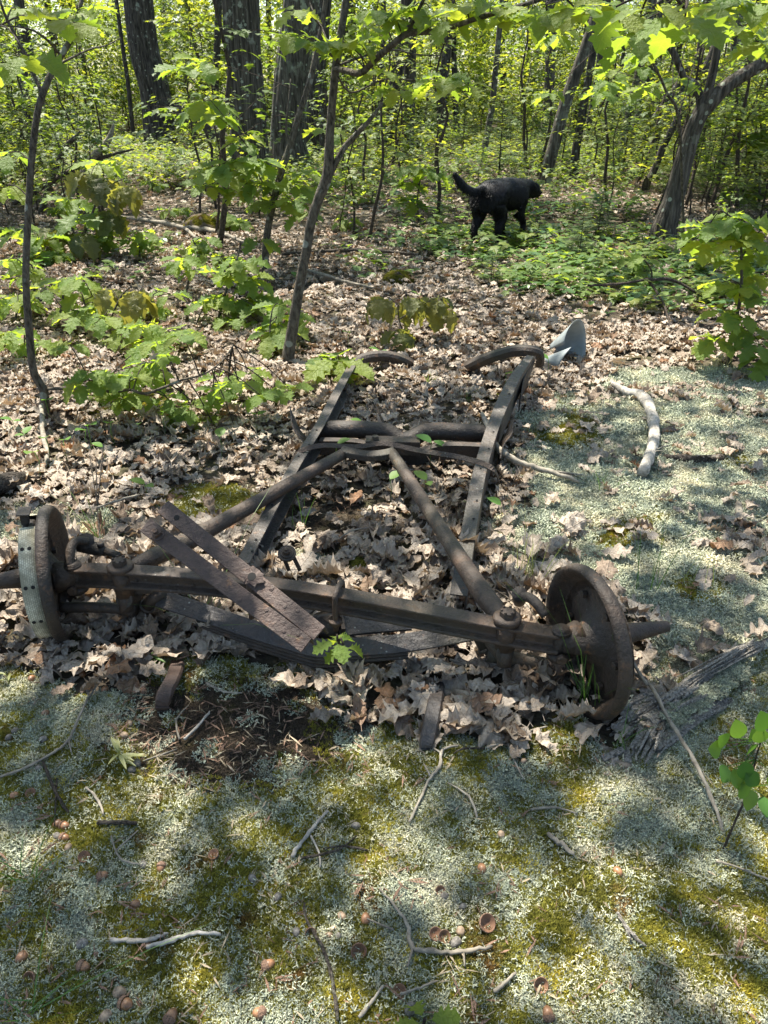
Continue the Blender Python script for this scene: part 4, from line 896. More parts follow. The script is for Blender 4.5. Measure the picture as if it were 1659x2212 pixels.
# fine grid close by: aim for the patches
yy = -1.0
while yy < 11:
    st = .21; xx = -(3.2 + .45 * max(0, yy))
    while xx < 3.2 + .45 * max(0, yy):
        x = xx + R.uniform(-.5, .5) * st; y = yy + R.uniform(-.5, .5) * st; xx += st
        q = litness(x, y) + .32 * nz(x, y, 2.4, 9)
        if R.random() > (1.0 - 1.5 * q) * .62: continue
        add_canopy(x, y, R.uniform(4.6, 8.0)); cnt += 1
    yy += st
for _ in range(5200):
    y = R.uniform(-9, 46); x = R.uniform(-.7, .7) * max(8, abs(y))
    if -1 < y < 11 and abs(x) < 3.2 + .45 * max(0, y): continue
    if nz(x, y, .5, 2) + .5 * nz(x, y, 1.7, 2) < R.uniform(-.15, .3): continue
    add_canopy(x, y, R.uniform(5, 11)); cnt += 1
print('canopy sprays', cnt)
for i, pts in crowns.items():
    k = len(pts); o = scatter('crown', SPRAY, pts, rand_rot(k, .5), RN.uniform(.8, 1.3, k), RN.integers(0, 5, k), parent=near_tr[i])

# ------------------------------------------------------------------ undergrowth of young maples and firs
def sapling(rnd, H=1.8, nl=170, leaf=.085, spread=.55):
    st = MB(); P_ = [Vector((0, 0, -.05))]; x = y = 0
    for j in range(1, 7): x += rnd.uniform(-.05, .05) * H; y += rnd.uniform(-.05, .05) * H; P_.append(Vector((x, y, H * j / 6)))
    st.tube(P_, [.010 * H, .009 * H, .008 * H, .006 * H, .005 * H, .004 * H, .002 * H], 6, 2)
    fo = MB()
    nb = int(nl / 9)
    for b in range(nb):
        h = rnd.uniform(.25, 1.0); k = min(5, int(h * 6)); base = P_[k].lerp(P_[k + 1], h * 6 - k) if k < 6 else P_[-1]
        a = rnd.uniform(0, 6.28); L = spread * rnd.uniform(.4, 1) * (1.25 - h * .7) * (H / 1.8) ** .5; e = base + Vector((cos(a) * L, sin(a) * L, L * rnd.uniform(0, .5)))
        st.tube([base, (base + e) / 2 + Vector((0, 0, .03)), e], [.004, .003, .002], 4)
        for q in range(9):
            f_ = rnd.uniform(.35, 1.1); c = base.lerp(e, f_) + Vector((rnd.gauss(0, .05), rnd.gauss(0, .05), rnd.gauss(0, .03)))
            an = a + rnd.uniform(-1.4, 1.4); maple_mb(rnd, fo, frame(c, (cos(an), sin(an), rnd.uniform(-.5, .1)), (rnd.uniform(-.3, .3), rnd.uniform(-.3, .3), 1), leaf * rnd.uniform(.6, 1.25)))
    return st.mesh('stem', 'twig', True), fo.mesh('foliage', 'maple')
def fir(rnd, H=1.0):
    st = MB(); st.tube([(0, 0, -.05), (0, 0, H)], [.012 * H, .003], 6); fo = MB()
    nw = int(15 * H) + 5
    for w in range(nw):
        h = H * (.12 + .86 * w / nw); L = ((H - h) * .5 + .07) * rnd.uniform(.75, 1.1)
        for k in range(6):
            a = k * 1.047 + w * .5 + rnd.uniform(-.2, .2); d = Vector((cos(a), sin(a), .12)); b = Vector((0, 0, max(.03, h + rnd.uniform(-.05, .05) * H))); d.z = rnd.uniform(-.1, .35); e = b + d * L; s_ = Vector((-d.y, d.x, 0))
            st.tube([b, e], [.003, .001], 3)
            for (o_, ll) in ((0, 1), (.4, .5), (.65, .35)):
                for sg in ((1,) if o_ == 0 else (-1, 1)):
                    bb = b.lerp(e, o_); dd = (d + s_ * sg * (.9 if o_ else 0)).normalized(); ee = bb + dd * L * ll; ns = max(5, int((ee - bb).length / .012)); pp = Vector((-dd.y, dd.x, 0)).normalized()
                    for j in range(ns):
                        c = bb.lerp(ee, (j + .3) / ns)
                        for g_ in (-1, 1): fo.add([c - dd * .003, c + dd * .003, c + pp * g_ * .022 + dd * .010 + Vector((0, 0, .003))], [(0, 1, 2)])
    return st.mesh('stem', 'twig', True), fo.mesh('needles', 'fir')
ru = random.Random(17)
SAPS = [sapling(ru, 1.0, 110, .075, .45), sapling(ru, 1.5, 170, .08, .5), sapling(ru, 2.1, 220, .09, .65), sapling(ru, 2.6, 260, .095, .8), sapling(ru, 1.8, 190, .09, .7)]
FIRS = [fir(ru, .7), fir(ru, 1.1), fir(ru, 1.6)]
def put(kind, x, y, s_, label, cat, group, name):
    st_, fo_ = kind; t = thing(name, (x, y, gh(x, y)), label, cat, group); rz = R.uniform(0, 6.28)
    for nm, me in (('stem', st_), ('foliage', fo_)):
        o = bpy.data.objects.new(nm, me); COL.objects.link(o); o.parent = t; o.scale = (s_, s_, s_); o.rotation_euler = (0, 0, rz)
    return t
placed = []
k = 0
while k < 285:
    y = R.uniform(9.5, 34) if R.random() < .72 else R.uniform(7.6, 13); x = R.uniform(-.56, .56) * y
    q = proj((x, y, 0))
    dens_ = 1.0
    if y < 13: dens_ = (.35 if -1.5 < x < 3.4 else .95)
    if q and 860 < q[0] < 1480 and y < 13.5: dens_ *= .25
    if R.random() > dens_: continue
    if q and ((480 < q[0] < 720 and y < 17.5) or (250 < q[0] < 400 and y < 24) or (1130 < q[0] < 1300 and y < 13) or (1380 < q[0] < 1560 and y < 9)): continue
    put(R.choice(SAPS), x, y, R.uniform(.6, 1.2), 'young bright green maple in the undergrowth behind the clearing', 'sapling', 'young maples in the undergrowth', 'maple_sapling'); k += 1
for (px, py, i, s_) in [(1250, 560, 0, .6), (1290, 520, 0, .7), (1060, 615, 0, .35), (1640, 480, 1, 1.0), (1600, 440, 2, .9), (1540, 430, 1, .9), (450, 300, 1, 1), (210, 270, 1, 1.1), (230, 320, 1, 1), (760, 330, 1, .8), (1100, 330, 1, 1), (1000, 330, 2, .8), (900, 340, 1, 1), (1190, 300, 2, .8), (1300, 330, 1, 1.1), (1400, 320, 2, .8), (1480, 420, 1, 1), (1560, 380, 2, 1), (1660, 400, 2, 1), (140, 300, 2, .8), (230, 290, 1, 1), (820, 300, 2, .8), (960, 290, 2, .9), (1080, 280, 2, 1), (1250, 290, 2, 1), (60, 320, 1, 1)]:
    p = G(px, py); put(FIRS[i], p.x, p.y, s_, 'small soft needled fir seedling in the undergrowth', 'fir', 'fir seedlings on the forest floor', 'fir_seedling')
for j in range(40):
    y = R.uniform(11.5, 26); x = R.uniform(-.55, .55) * y; q = proj((x, y, 0))
    if (480 < q[0] < 720 and y < 17.5) or (250 < q[0] < 400 and y < 24): continue
    put(FIRS[R.randrange(3)], x, y, R.uniform(.6, 1.2), 'small soft needled fir seedling in the undergrowth', 'fir', 'fir seedlings on the forest floor', 'fir_seedling')
# far-off woods that read as one mass
pts = []
for _ in range(42000):
    y = R.uniform(24, 70); x = R.uniform(-.75, .75) * y; z = R.uniform(0, 1) ** 1.2 * (4 + (y - 24) * .38)
    if noise.noise(Vector((x * .4, y * .4, z * .6))) + .5 * noise.noise(Vector((x * 1.1, y * 1.1, z * 1.3))) > R.uniform(-.22, .15): pts.append((x, y, z))
SPR2 = [spray_mesh(rc, 34, .42, .10, 'maple') for _ in range(5)]
k = len(pts); o = scatter('distant_woods', SPR2, pts, rand_rot(k, .6), RN.uniform(.8, 1.6, k), RN.integers(0, 5, k)); tag(o, 'mass of light green leaves closing the far wood', 'woods')
# low green leaves over the litter in the middle distance
cov = []
for i in range(3):
    mb = MB()
    for q in range(7):
        a = ru.uniform(0, 6.28); c = Vector((ru.uniform(-.05, .05), ru.uniform(-.05, .05), ru.uniform(.01, .06))); oval_mb(mb, frame(c, (cos(a), sin(a), ru.uniform(-.2, .35)), s=ru.uniform(.04, .07)), .36)
    cov.append(mb.mesh('cover_sprig', 'cover'))
fern = []
for i in range(2):
    mb = MB()
    for q in range(5): a = ru.uniform(0, 6.28); maple_mb(ru, mb, frame((ru.uniform(-.06, .06), ru.uniform(-.06, .06), ru.uniform(.04, .14)), (cos(a), sin(a), -.2), s=ru.uniform(.05, .09)))
    fern.append(mb.mesh('low_maple', 'maple'))
pts = []; idx = []
for _ in range(40000):
    y = R.uniform(4.2, 24); x = R.uniform(-.6, .6) * y; q = proj((x, y, 0)); px, py = q[0], q[1]
    d = inell(px, py, [(1330, 590, 330, 75, 1.0), (1100, 530, 200, 50, 1.3), (1100, 520, 260, 70, .5), (1500, 600, 240, 90, .8), (1000, 480, 180, 60, .35), (650, 430, 200, 50, .5), (1250, 500, 200, 50, .7), (850, 560, 150, 60, .15), (150, 560, 300, 80, .12)])
    if py < 420: d = max(d, .55 + .5 * nz(x, y, .5))
    if R.random() < d * (.6 if y > 9 else .5): pts.append((x, y, gh(x, y) + (.01 if y < 9 else R.uniform(0, .25)))); idx.append(R.randrange(3) if R.random() < .7 and y < 10 else 3 + R.randrange(2))
k = len(pts); o = scatter('ground_cover', cov + fern, pts, rand_rot(k, .2), RN.uniform(.8, 1.5, k), idx); tag(o, 'low glossy green leaves spreading over the litter behind the chassis', 'ground cover')
print('cover', k)

# ------------------------------------------------------------------ oak saplings close by, every leaf its own part
def oak_plant(label, name, Yb, stems, ros, bronze=False, cat='sapling', base=None, m_='bark_sap', maxleaf=300):
    """stems: list of ([(px,py,dY)...],[w...]); ros: (px,py,dY,n,leafpx[,bronze])"""
    P0 = V(stems[0][0][0][0], stems[0][0][0][1], Yb); b = Vector((P0.x, Yb, 0)) if base is None else base
    t = thing(name, b, label, cat); segs = []
    for i, (P_, ws) in enumerate(stems):
        pp = [V(a, b_, Yb + c) for a, b_, c in P_]; rr = [w_ / 2 / FPX * proj(p)[2] for p, w_ in zip(pp, ws)]
        cp, cr = catmull(pp, rr, 5)
        mb = MB(); mb.tube(cp, cr, 12 if ws[0] > 12 else 7, 0, wob=.04); mb.build('trunk' if i == 0 else 'branch', m_, t, True); segs += cp
    tw = MB(); c_ = 0
    for r_ in ros:
        px, py, dY, n_, lp = r_[:5]; br = bronze or len(r_) > 5
        c = V(px, py, Yb + dY); s_ = lp / FPX * proj(c)[2]
        q = min(segs, key=lambda v: (v - c).length); tw.tube([q, q.lerp(c, .5) + Vector((0, 0, .02)), c], [.0035, .0028, .002], 5, 3)
        a0 = R.uniform(0, 6.28); s_ *= 1.28 if lp < 80 else 1.0; n_ += 2 if lp < 80 else 0
        for k in range(n_):
            a = a0 + k * 2 * pi / n_ + R.uniform(-.35, .35); d = Vector((cos(a), sin(a), R.uniform(-.55, .15) - (.5 if br else 0)))
            f_ = frame(c + d.normalized() * s_ * .2, d, (R.uniform(-.25, .25), R.uniform(-.45, .05), 1), s_ * R.uniform(.75, 1.15))
            me = R.choice(GREENB if br else GREEN)
            o = bpy.data.objects.new('leaf', me); COL.objects.link(o); o.parent = t; o.matrix_local = Matrix.Translation(-Vector(t['_o'])) @ f_; c_ += 1
    if tw.v: tw.build('twigs', 'twig', t, True, kind='stuff')
    return t
S = .36
def cr(x, y): return (x * S, 700 * .6636 + y * S)               # crop coords -> display
def ro(L, dY=0.0, n_=5, lp=36, *e):
    out = []
    for (x, y) in L: X, Y_ = cr(x, y); out.append((X, Y_, dY + R.uniform(-.12, .12), n_ + R.randint(-1, 1), lp * R.uniform(.85, 1.15), *e))
    return out
Yl = G(96, 905).y
oak_plant('slim oak sapling at the left edge with a long low leafy branch reaching right', 'oak_sapling', Yl,
    [([(97, 915, 0), (97, 870, 0), (92, 838, 0), (72, 800, 0), (62, 700, 0), (56, 600, 0), (60, 480, .02), (68, 350, .04), (80, 250, .05), (92, 205, .06), (115, 150, .1), (150, 90, .15), (162, 55, .15), (172, 20, .15), (185, -40, .2)], [22, 20, 19, 17, 16, 15, 14.5, 14, 14, 14, 13, 12, 12, 9, 8]),
     ([(92, 205, .06), (75, 165, .1), (40, 90, .1), (10, 30, .1), (-10, -30, 0)], [9, 8, 7, 6, 5]),
     ([(104, 840, 0), (160, 838, -.05), (205, 832, -.1), (235, 846, -.15), (280, 842, -.2), (312, 850, -.2), (350, 838, -.2), (395, 820, -.2), (440, 808, -.2), (480, 780, -.1), (505, 745, 0)], [8, 7, 6.5, 6.5, 7, 6.5, 6, 5, 4, 3, 2.5]),
     ([(135, 125, .12), (100, 85, 0), (60, 62, -.1), (0, 55, -.2)], [6, 5, 4, 3]), ([(125, 140, .12), (190, 108, .3), (230, 98, .5), (260, 82, .6)], [6, 4, 3, 2])],
    ro([(420, 780), (540, 930), (500, 1000), (640, 1000), (720, 990), (880, 880), (900, 970), (790, 970), (1000, 840), (1000, 1090), (1060, 1150), (1150, 1150), (1230, 1210), (1300, 1040), (1300, 1300), (1420, 1310), (1440, 1010), (1560, 1080), (1640, 1040), (940, 760), (1090, 720)], -.1, 4, 37)
    + [(R.uniform(200, 640), R.uniform(735, 900), R.uniform(-.25, .25), R.randint(2, 4), R.uniform(34, 44)) for _ in range(16)] + [(165, 20, .1, 3, 60), (60, 120, -1.2, 3, 70), (145, 45, -1.5, 3, 62), (190, 55, 0, 3, 44), (20, 150, .2, 3, 46), (40, 20, .3, 4, 40), (20, 330, .2, 3, 40), (15, 400, .1, 4, 44), (20, 560, .1, 4, 40)])
oak_plant('small oak seedling with pale sunlit leaves right of the left sapling', 'oak_seedling', G(118, 715).y, [([(120, 725, 0), (128, 690, 0), (135, 650, 0), (138, 612, 0)], [6, 5, 5, 4]), ([(130, 660, 0), (165, 655, 0), (200, 640, 0)], [3, 2, 2])], [(138, 608, 0, 5, 38), (175, 600, -.1, 3, 34), (95, 622, .1, 3, 34), (25, 640, .1, 4, 36)])
oak_plant('oak seedling with drooping bronze green leaves left of centre', 'oak_seedling', G(255, 742).y, [([(250, 750, 0), (238, 700, 0), (262, 640, 0), (285, 618, 0)], [5, 4, 4, 3])], [(285, 625, 0, 6, 52, 1), (235, 620, .1, 4, 42, 1), (225, 682, -.1, 5, 44), (258, 706, -.15, 5, 44), (200, 740, -.1, 4, 40)])
oak_plant('bronze leaved oak sapling with large hanging leaves in the left middle distance', 'oak_sapling', G(165, 560).y, [([(150, 590, 0), (175, 520, 0), (200, 460, 0), (210, 420, 0), (195, 380, 0)], [7, 6, 5, 4, 3]), ([(200, 440, 0), (240, 400, 0), (270, 385, 0)], [3, 3, 2])],
    [(190, 370, 0, 6, 44, 1), (225, 385, 0, 6, 44, 1), (262, 400, -.2, 6, 44, 1), (175, 462, 0, 5, 54), (150, 430, .2, 4, 46), (236, 450, 0, 5, 44, 1), (120, 490, 0, 4, 44, 1), (95, 515, -.2, 5, 46), (45, 500, 0, 4, 40), (180, 500, -.2, 4, 44, 1), (215, 350, .2, 4, 44)])
Yc = G(622, 785).y
oak_plant('tall slim oak sapling rising through the middle of the picture', 'oak_sapling', Yc,
    [([(618, 795, 0), (628, 735, 0), (640, 660, 0), (650, 600, 0), (662, 540, 0), (672, 480, 0), (690, 425, 0), (708, 375, 0), (712, 300, 0), (718, 220, 0), (725, 150, 0), (735, 80, 0), (748, 0, 0), (760, -70, 0)], [30, 25, 23, 22, 21, 21, 22, 25, 19, 18, 18, 17, 16, 15]),
     ([(710, 385, 0), (740, 325, 0), (770, 290, 0), (800, 258, 0), (826, 222, .1)], [13, 13, 12, 9, 5]),
     ([(722, 148, 0), (745, 152, -.1), (778, 158, -.2), (810, 130, -.3), (850, 95, -.4), (885, 72, -.4), (950, 66, -.5), (1030, 40, -.6), (1100, 20, -.6), (1190, -8, -.7), (1260, -30, -.7)], [10, 12, 14, 14, 14, 14, 12, 11, 10, 9, 8]),
     ([(880, 74, -.4), (900, 30, -.4), (925, -20, -.5)], [9, 8, 7]), ([(735, 140, -.1), (790, 120, 0), (850, 108, .1), (900, 118, .2), (960, 120, .2)], [6, 5, 4, 3, 2]), ([(712, 105, 0), (695, 60, .1), (670, 10, .2), (660, -20, .2)], [5, 4, 4, 3]), ([(730, 165, -.1), (760, 200, .1), (830, 172, .1), (900, 175, 0), (960, 190, -.2), (1020, 200, -.3)], [4, 4, 3, 3, 2, 2])],
    [(640, 75, -.2, 4, 44), (672, 92, -.3, 5, 44), (705, 88, -.3, 5, 42), (738, 96, -.3, 4, 40), (768, 90, -.3, 5, 42), (810, 20, -.4, 4, 44), (850, 45, -.4, 4, 40), (790, 60, 0, 4, 40), (885, 20, -.4, 4, 46), (930, 18, -.4, 4, 52), (965, 40, -.5, 4, 50), (1010, 180, -.3, 4, 48), (940, 175, -.2, 4, 46), (965, 165, -.2, 4, 36), (1000, 20, -.6, 4, 50), (1060, 10, -.6, 5, 50), (1110, 45, -.7, 4, 46), (860, 190, -.1, 4, 40), (825, 150, -.2, 3, 38), (760, 35, .1, 4, 40), (1150, 20, -.7, 4, 52), (640, 20, 0, 3, 40)])
oak_plant('thin crooked sapling with upright stem behind the central sapling', 'oak_sapling', G(572, 590).y, [([(572, 600, 0), (575, 520, 0), (590, 440, 0), (608, 370, 0), (625, 320, 0), (645, 250, 0), (668, 180, 0), (685, 110, 0), (698, 40, 0), (712, -60, 0)], [18, 16, 15, 15, 14, 13, 13, 12, 11, 10]), ([(625, 315, 0), (618, 280, 0), (622, 230, 0), (628, 170, .1)], [6, 5, 4, 3]), ([(590, 430, 0), (560, 380, -.1), (545, 330, -.2)], [4, 3, 2])],
    [(590, 430, -.1, 4, 40), (545, 345, -.2, 5, 46), (570, 350, -.2, 4, 42), (520, 300, -.1, 4, 44), (625, 430, -.2, 5, 40), (650, 460, -.2, 4, 36), (470, 360, -.3, 6, 52), (500, 350, -.3, 4, 46), (555, 395, -.2, 5, 40), (520, 410, -.2, 5, 40), (600, 395, -.1, 4, 40), (640, 400, 0, 4, 38), (560, 520, -.3, 4, 36), (440, 215, 0, 5, 52), (395, 150, -.2, 5, 46), (430, 130, -.1, 4, 44), (470, 250, -.2, 4, 44), (450, 400, -.2, 5, 40), (660, 370, 0, 5, 36), (700, 280, .2, 5, 36)])
oak_plant('leafy oak seedling standing left of the central sapling', 'oak_seedling', G(480, 700).y, [([(468, 705, 0), (485, 640, 0), (500, 590, 0), (515, 550, 0), (520, 520, 0)], [7, 6, 5, 4, 3]), ([(420, 710, -.1), (432, 680, -.1), (440, 665, -.1)], [4, 3, 3])],
    [(490, 590, 0, 5, 40), (520, 570, 0, 5, 42), (535, 640, 0, 4, 42), (505, 560, 0, 4, 36), (440, 655, -.1, 5, 38), (468, 640, -.1, 5, 36), (545, 600, 0, 5, 38), (500, 690, -.2, 4, 34), (515, 740, -.2, 4, 34), (565, 700, -.2, 6, 40), (600, 700, -.3, 5, 42), (590, 760, -.3, 5, 42), (625, 830, -.4, 3, 46), (560, 655, -.1, 5, 40), (470, 775, -.3, 5, 36)])
oak_plant('oak shoot with broad pale green leaves over the far left end of the chassis', 'oak_seedling', G(660, 800).y, [([(640, 795, 0), (680, 788, -.05), (710, 782, -.1), (732, 775, -.15)], [4, 3.5, 3, 2])], [(728, 775, -.2, 7, 62), (700, 770, -.1, 3, 40)])
oak_plant('low oak seedling with drooping leaves behind the rear crossmember', 'oak_seedling', G(860, 752).y, [([(880, 752, 0), (872, 720, 0), (862, 690, 0), (860, 660, 0)], [4, 3, 3, 2]), ([(862, 690, 0), (910, 660, 0), (950, 640, 0)], [3, 2, 2])], [(820, 640, 0, 5, 44, 1), (862, 712, -.1, 4, 44, 1), (900, 640, 0, 4, 40, 1), (950, 640, 0, 4, 38, 1), (960, 660, .1, 3, 40, 1), (880, 660, .1, 3, 38, 1)])
oak_plant('oak twig with five bright leaves hanging above the dog\'s tail', 'oak_seedling', G(900, 480).y, [([(905, 490, 0), (902, 440, 0), (905, 400, 0), (915, 370, 0)], [4, 4, 3, 2])], [(912, 362, -.1, 5, 42), (935, 368, -.2, 4, 40), (885, 395, 0, 4, 34), (890, 430, 0, 4, 34)])
oak_plant('two leaved oak sprout in the leaves below the lower end of the angle irons', 'oak_sprout', G(735, 1400, .15).y, [([(742, 1425, 0), (738, 1405, 0), (728, 1380, -.005)], [3, 2.5, 2])], [(728, 1386, -.01, 2, 40), (742, 1396, -.02, 1, 44)])
oak_plant('green oak leaf tip showing at the bottom edge of the picture', 'oak_sprout', G(915, 2235).y, [([(915, 2250, 0), (915, 2225, 0)], [3, 2])], [(918, 2205, 0, 2, 60)])
Yr = G(1590, 790).y
oak_plant('bushy sunlit oak sapling at the right edge', 'oak_sapling', Yr, [([(1575, 800, 0), (1578, 745, 0), (1590, 690, 0), (1600, 640, 0), (1602, 580, 0), (1600, 520, 0), (1590, 480, 0), (1560, 455, 0)], [10, 9, 8, 7, 6, 5, 4, 3]), ([(1580, 730, 0), (1620, 700, 0), (1660, 690, 0)], [5, 4, 3]), ([(1600, 560, 0), (1640, 500, 0), (1680, 480, 0)], [4, 3, 3])],
    [(1530, 490, 0, 5, 48), (1570, 470, 0, 6, 50), (1610, 480, 0, 6, 48), (1645, 500, 0, 6, 50), (1600, 520, -.1, 5, 44), (1640, 545, 0, 5, 44), (1525, 520, 0, 4, 42), (1560, 610, .1, 5, 40), (1600, 620, -.1, 5, 40), (1645, 630, 0, 5, 44), (1560, 670, -.1, 5, 42), (1600, 680, -.1, 4, 38), (1545, 730, -.1, 5, 42), (1640, 740, -.2, 6, 50), (1620, 710, -.1, 5, 44), (1655, 770, -.2, 4, 50), (1620, 590, .1, 5, 40), (1590, 560, .1, 5, 38)])
oak_plant('young oak in the right background with bright yellow green leaves', 'oak_sapling', G(1640, 440).y, [([(1640, 450, 0), (1642, 380, 0), (1645, 300, 0), (1640, 230, 0)], [6, 5, 4, 3])], [(1640, 285, 0, 6, 42), (1655, 320, 0, 6, 42), (1620, 300, 0, 5, 40), (1650, 250, 0, 5, 40), (1610, 400, .2, 5, 40), (1650, 420, 0, 5, 36), (1600, 430, 0, 5, 38)])
SD = [(70, 640, 3, 'pale oak seedling just right of the left sapling trunk, half way up its foot'), (330, 700, 4, 'oak seedling in the litter straight above the long low leafy branch'), (400, 640, 3, 'oak seedling beyond the bronze leaved one, left of the thin crooked sapling'), (300, 560, 4, 'oak seedling between the fallen branch and the bronze seedling'), (590, 760, 4, 'leafy oak shoot crowding the foot of the central sapling'), (470, 590, 3, 'short oak seedling beside the leafy seedling left of centre'), (60, 780, 3, 'low oak shoot at the foot of the left edge sapling'), (540, 690, 4, 'oak shoot between the leafy seedling and the central trunk'),
      (660, 470, 3, 'oak seedling in front of the second twin oak'), (380, 470, 4, 'oak seedling in front of the mossy boulder'), (130, 480, 4, 'oak seedling before the grey snag'), (20, 520, 4, 'oak seedling cut by the left edge at mid height'), (740, 500, 3, 'small oak seedling just right of the central sapling trunk'), (1400, 620, 3, 'small oak seedling in the green ground cover'), (1130, 470, 3, 'tiny oak seedling right of the dog'), (330, 420, 4, 'oak seedling beneath the broken stump'), (560, 470, 4, 'oak seedling at the foot of the left twin oak'), (215, 560, 5, 'bushy oak seedling right of the bronze leaved sapling'), (100, 570, 5, 'bushy oak seedling close behind the left sapling trunk'), (420, 560, 4, 'oak seedling in the middle of the open litter, left of the crooked sapling'), (500, 500, 4, 'oak seedling above the fallen branch, left of the crooked sapling'), (180, 720, 4, 'low oak seedling under the pale leaved one'), (350, 790, 4, 'oak shoot rising beside the long low branch'), (30, 700, 4, 'oak shoot cut by the left edge below the middle'), (60, 440, 5, 'tall oak seedling behind the left sapling'), (250, 440, 5, 'tall oak seedling right of the grey snag'), (430, 400, 5, 'tall oak seedling left of the left twin oak'), (700, 420, 4, 'oak seedling just right of the twin oaks'), (800, 440, 3, 'oak seedling left of the dog in the litter')]
for px, py, n_, lb in SD:
    Y0 = G(px, py).y; f = G(px, py).length; hh = R.uniform(55, 100) * 4.5 / f; st_ = [(px, py + 5, 0), (px + R.uniform(-8, 8), py - hh * .5, 0), (px + R.uniform(-14, 14), py - hh, 0)]
    oak_plant(lb, 'oak_seedling', Y0, [(st_, [5, 4, 3])], [(px + R.uniform(-45, 45) * 4.5 / f, py - hh * R.uniform(.45, 1.15), R.uniform(-.2, .2), R.randint(3, 5), R.uniform(40, 48) * 4.6 / f) for _ in range(n_)])
# overhanging branch close to the camera, upper right
b0 = V(1900, -260, 2.3)
oak_plant('oak branch overhanging close to the camera with big back lit leaves, upper right', 'oak_branch', 2.1, [([(2300, -100, .8), (1950, -160, .3), (1700, -120, .1), (1560, -60, 0), (1440, -25, 0), (1300, -20, 0), (1180, 10, .1)], [20, 16, 12, 9, 7, 5, 3]), ([(1560, -60, 0), (1500, -20, -.2), (1480, 20, -.3)], [5, 4, 3])],
    [(1410, 15, -.4, 3, 110), (1480, 35, -.45, 4, 100), (1330, 15, -.2, 3, 95), (1240, 15, .2, 5, 60), (1290, 10, .3, 5, 62), (1180, 30, .5, 5, 52), (1370, 70, .1, 3, 75), (1570, 0, .3, 5, 70), (1630, 10, .3, 5, 70), (1530, 30, .6, 6, 56), (1600, 60, .8, 6, 50), (1650, 90, .8, 6, 50), (1400, 40, .9, 5, 50), (1340, 60, .9, 5, 46), (1480, 60, 1.0, 5, 48)], base=Vector((b0.x, b0.y, 0)), cat='branch')
oak_plant('maple like oak boughs filling the right background at head height', 'oak_sapling', 6.2, [([(1480, 700, 1.2), (1470, 300, .4), (1440, 200, .2), (1400, 120, 0), (1350, 60, 0)], [3, 7, 6, 5, 4])],
    [(R.uniform(1180, 1650), R.uniform(20, 210), R.uniform(-.8, 1.5), R.randint(4, 6), R.uniform(28, 40)) for _ in range(18)], base=Vector((2.6, 7, 0)))

# rose-like shrub lower right with oval leaflets
RS = thing('leafy_seedling', onG(1560, 1835), 'bright green seedling with rounded leaflets at the lower right edge', 'seedling')
Yq = G(1560, 1835).y; mb = MB(); stp = [V(1560, 1840, Yq), V(1590, 1770, Yq), V(1620, 1700, Yq + .01), V(1632, 1640, Yq + .02), V(1645, 1600, Yq + .02)]; mb.tube(stp, [.0025, .0022, .002, .0018, .001], 8, 4); mb.build('stem', 'twig', RS, True)
for (px, py, a, s_) in [(1548, 1614, 180, 50), (1560, 1600, 140, 48), (1588, 1590, 100, 46), (1600, 1640, -90, 46), (1560, 1650, -100, 46), (1575, 1655, -70, 44), (1640, 1575, 95, 50), (1655, 1600, 60, 45), (1620, 1590, 100, 46), (1610, 1620, 60, 40), (1630, 1600, 80, 42), (1655, 1640, -10, 46), (1590, 1690, -60, 48), (1615, 1700, -100, 46), (1650, 1690, 20, 48), (1640, 1715, -80, 46), (1600, 1665, -40, 46), (1660, 1665, -30, 46)]:
    c = V(px + 10, py + 5, Yq + R.uniform(-.03, .03)); q = min(stp, key=lambda v: (v - c).length); d = V(px + 10 + 40 * cos(radians(a)), py + 5 - 40 * sin(radians(a)), Yq - .02) - c
    mb = MB(); oval_mb(mb, frame(c, d, (R.uniform(-.2, .2), -.8, .6), s_ / FPX * 1.65), .36, .1, .2, 9); mb.tube([q, c], .0009, 5); mb.build('leaf', 'shrub', RS, True)
# single-leaved seedlings
seed_me = []
for i in range(3):
    st_ = MB(); h = ru.uniform(.05, .10); st_.tube([(0, 0, 0), (ru.uniform(-.01, .01), 0, h * .6), (0, 0, h)], .0012, 5); a = ru.uniform(0, 6); lf = MB(); oval_mb(lf, frame((0, 0, h), (cos(a), sin(a), .5), s=.058), .38, .25, .3, 9)
    if i == 1: oval_mb(lf, frame((0, 0, h * .9), (cos(a + 2.5), sin(a + 2.5), .3), s=.045), .38, .25, .3, 9)
    seed_me.append((st_.mesh('stem', 'shrub', True), lf.mesh('leaf', 'shrub', True)))
for (px, py) in [(785, 968), (960, 1010), (930, 1020), (842, 1090), (920, 1075), (1078, 1140), (985, 985), (320, 1085), (200, 975), (305, 955), (360, 950), (195, 980), (250, 970), (150, 1010), (110, 1000), (60, 970), (35, 940), (110, 920), (250, 740), (1255, 710), (1240, 715), (1310, 700), (1440, 700), (1350, 690), (820, 790), (860, 760), (755, 760), (640, 620), (560, 930), (1090, 850), (1180, 820), (480, 1000), (90, 1040), (230, 1010), (1460, 660), (1500, 640), (900, 660), (730, 1010), (1270, 690)]:
    p = onG(px, py, .02); t = thing('seedling', p, 'tiny forest seedling holding up a rounded bright green leaf', 'seedling', 'single leaved seedlings in the litter'); me = R.choice(seed_me); s_ = R.uniform(.8, 1.3); rz = R.uniform(0, 6)
    for nm, m__ in (('stem', me[0]), ('leaf', me[1])):
        o = bpy.data.objects.new(nm, m__); COL.objects.link(o); o.parent = t; o.scale = (s_,) * 3; o.rotation_euler = (0, 0, rz)
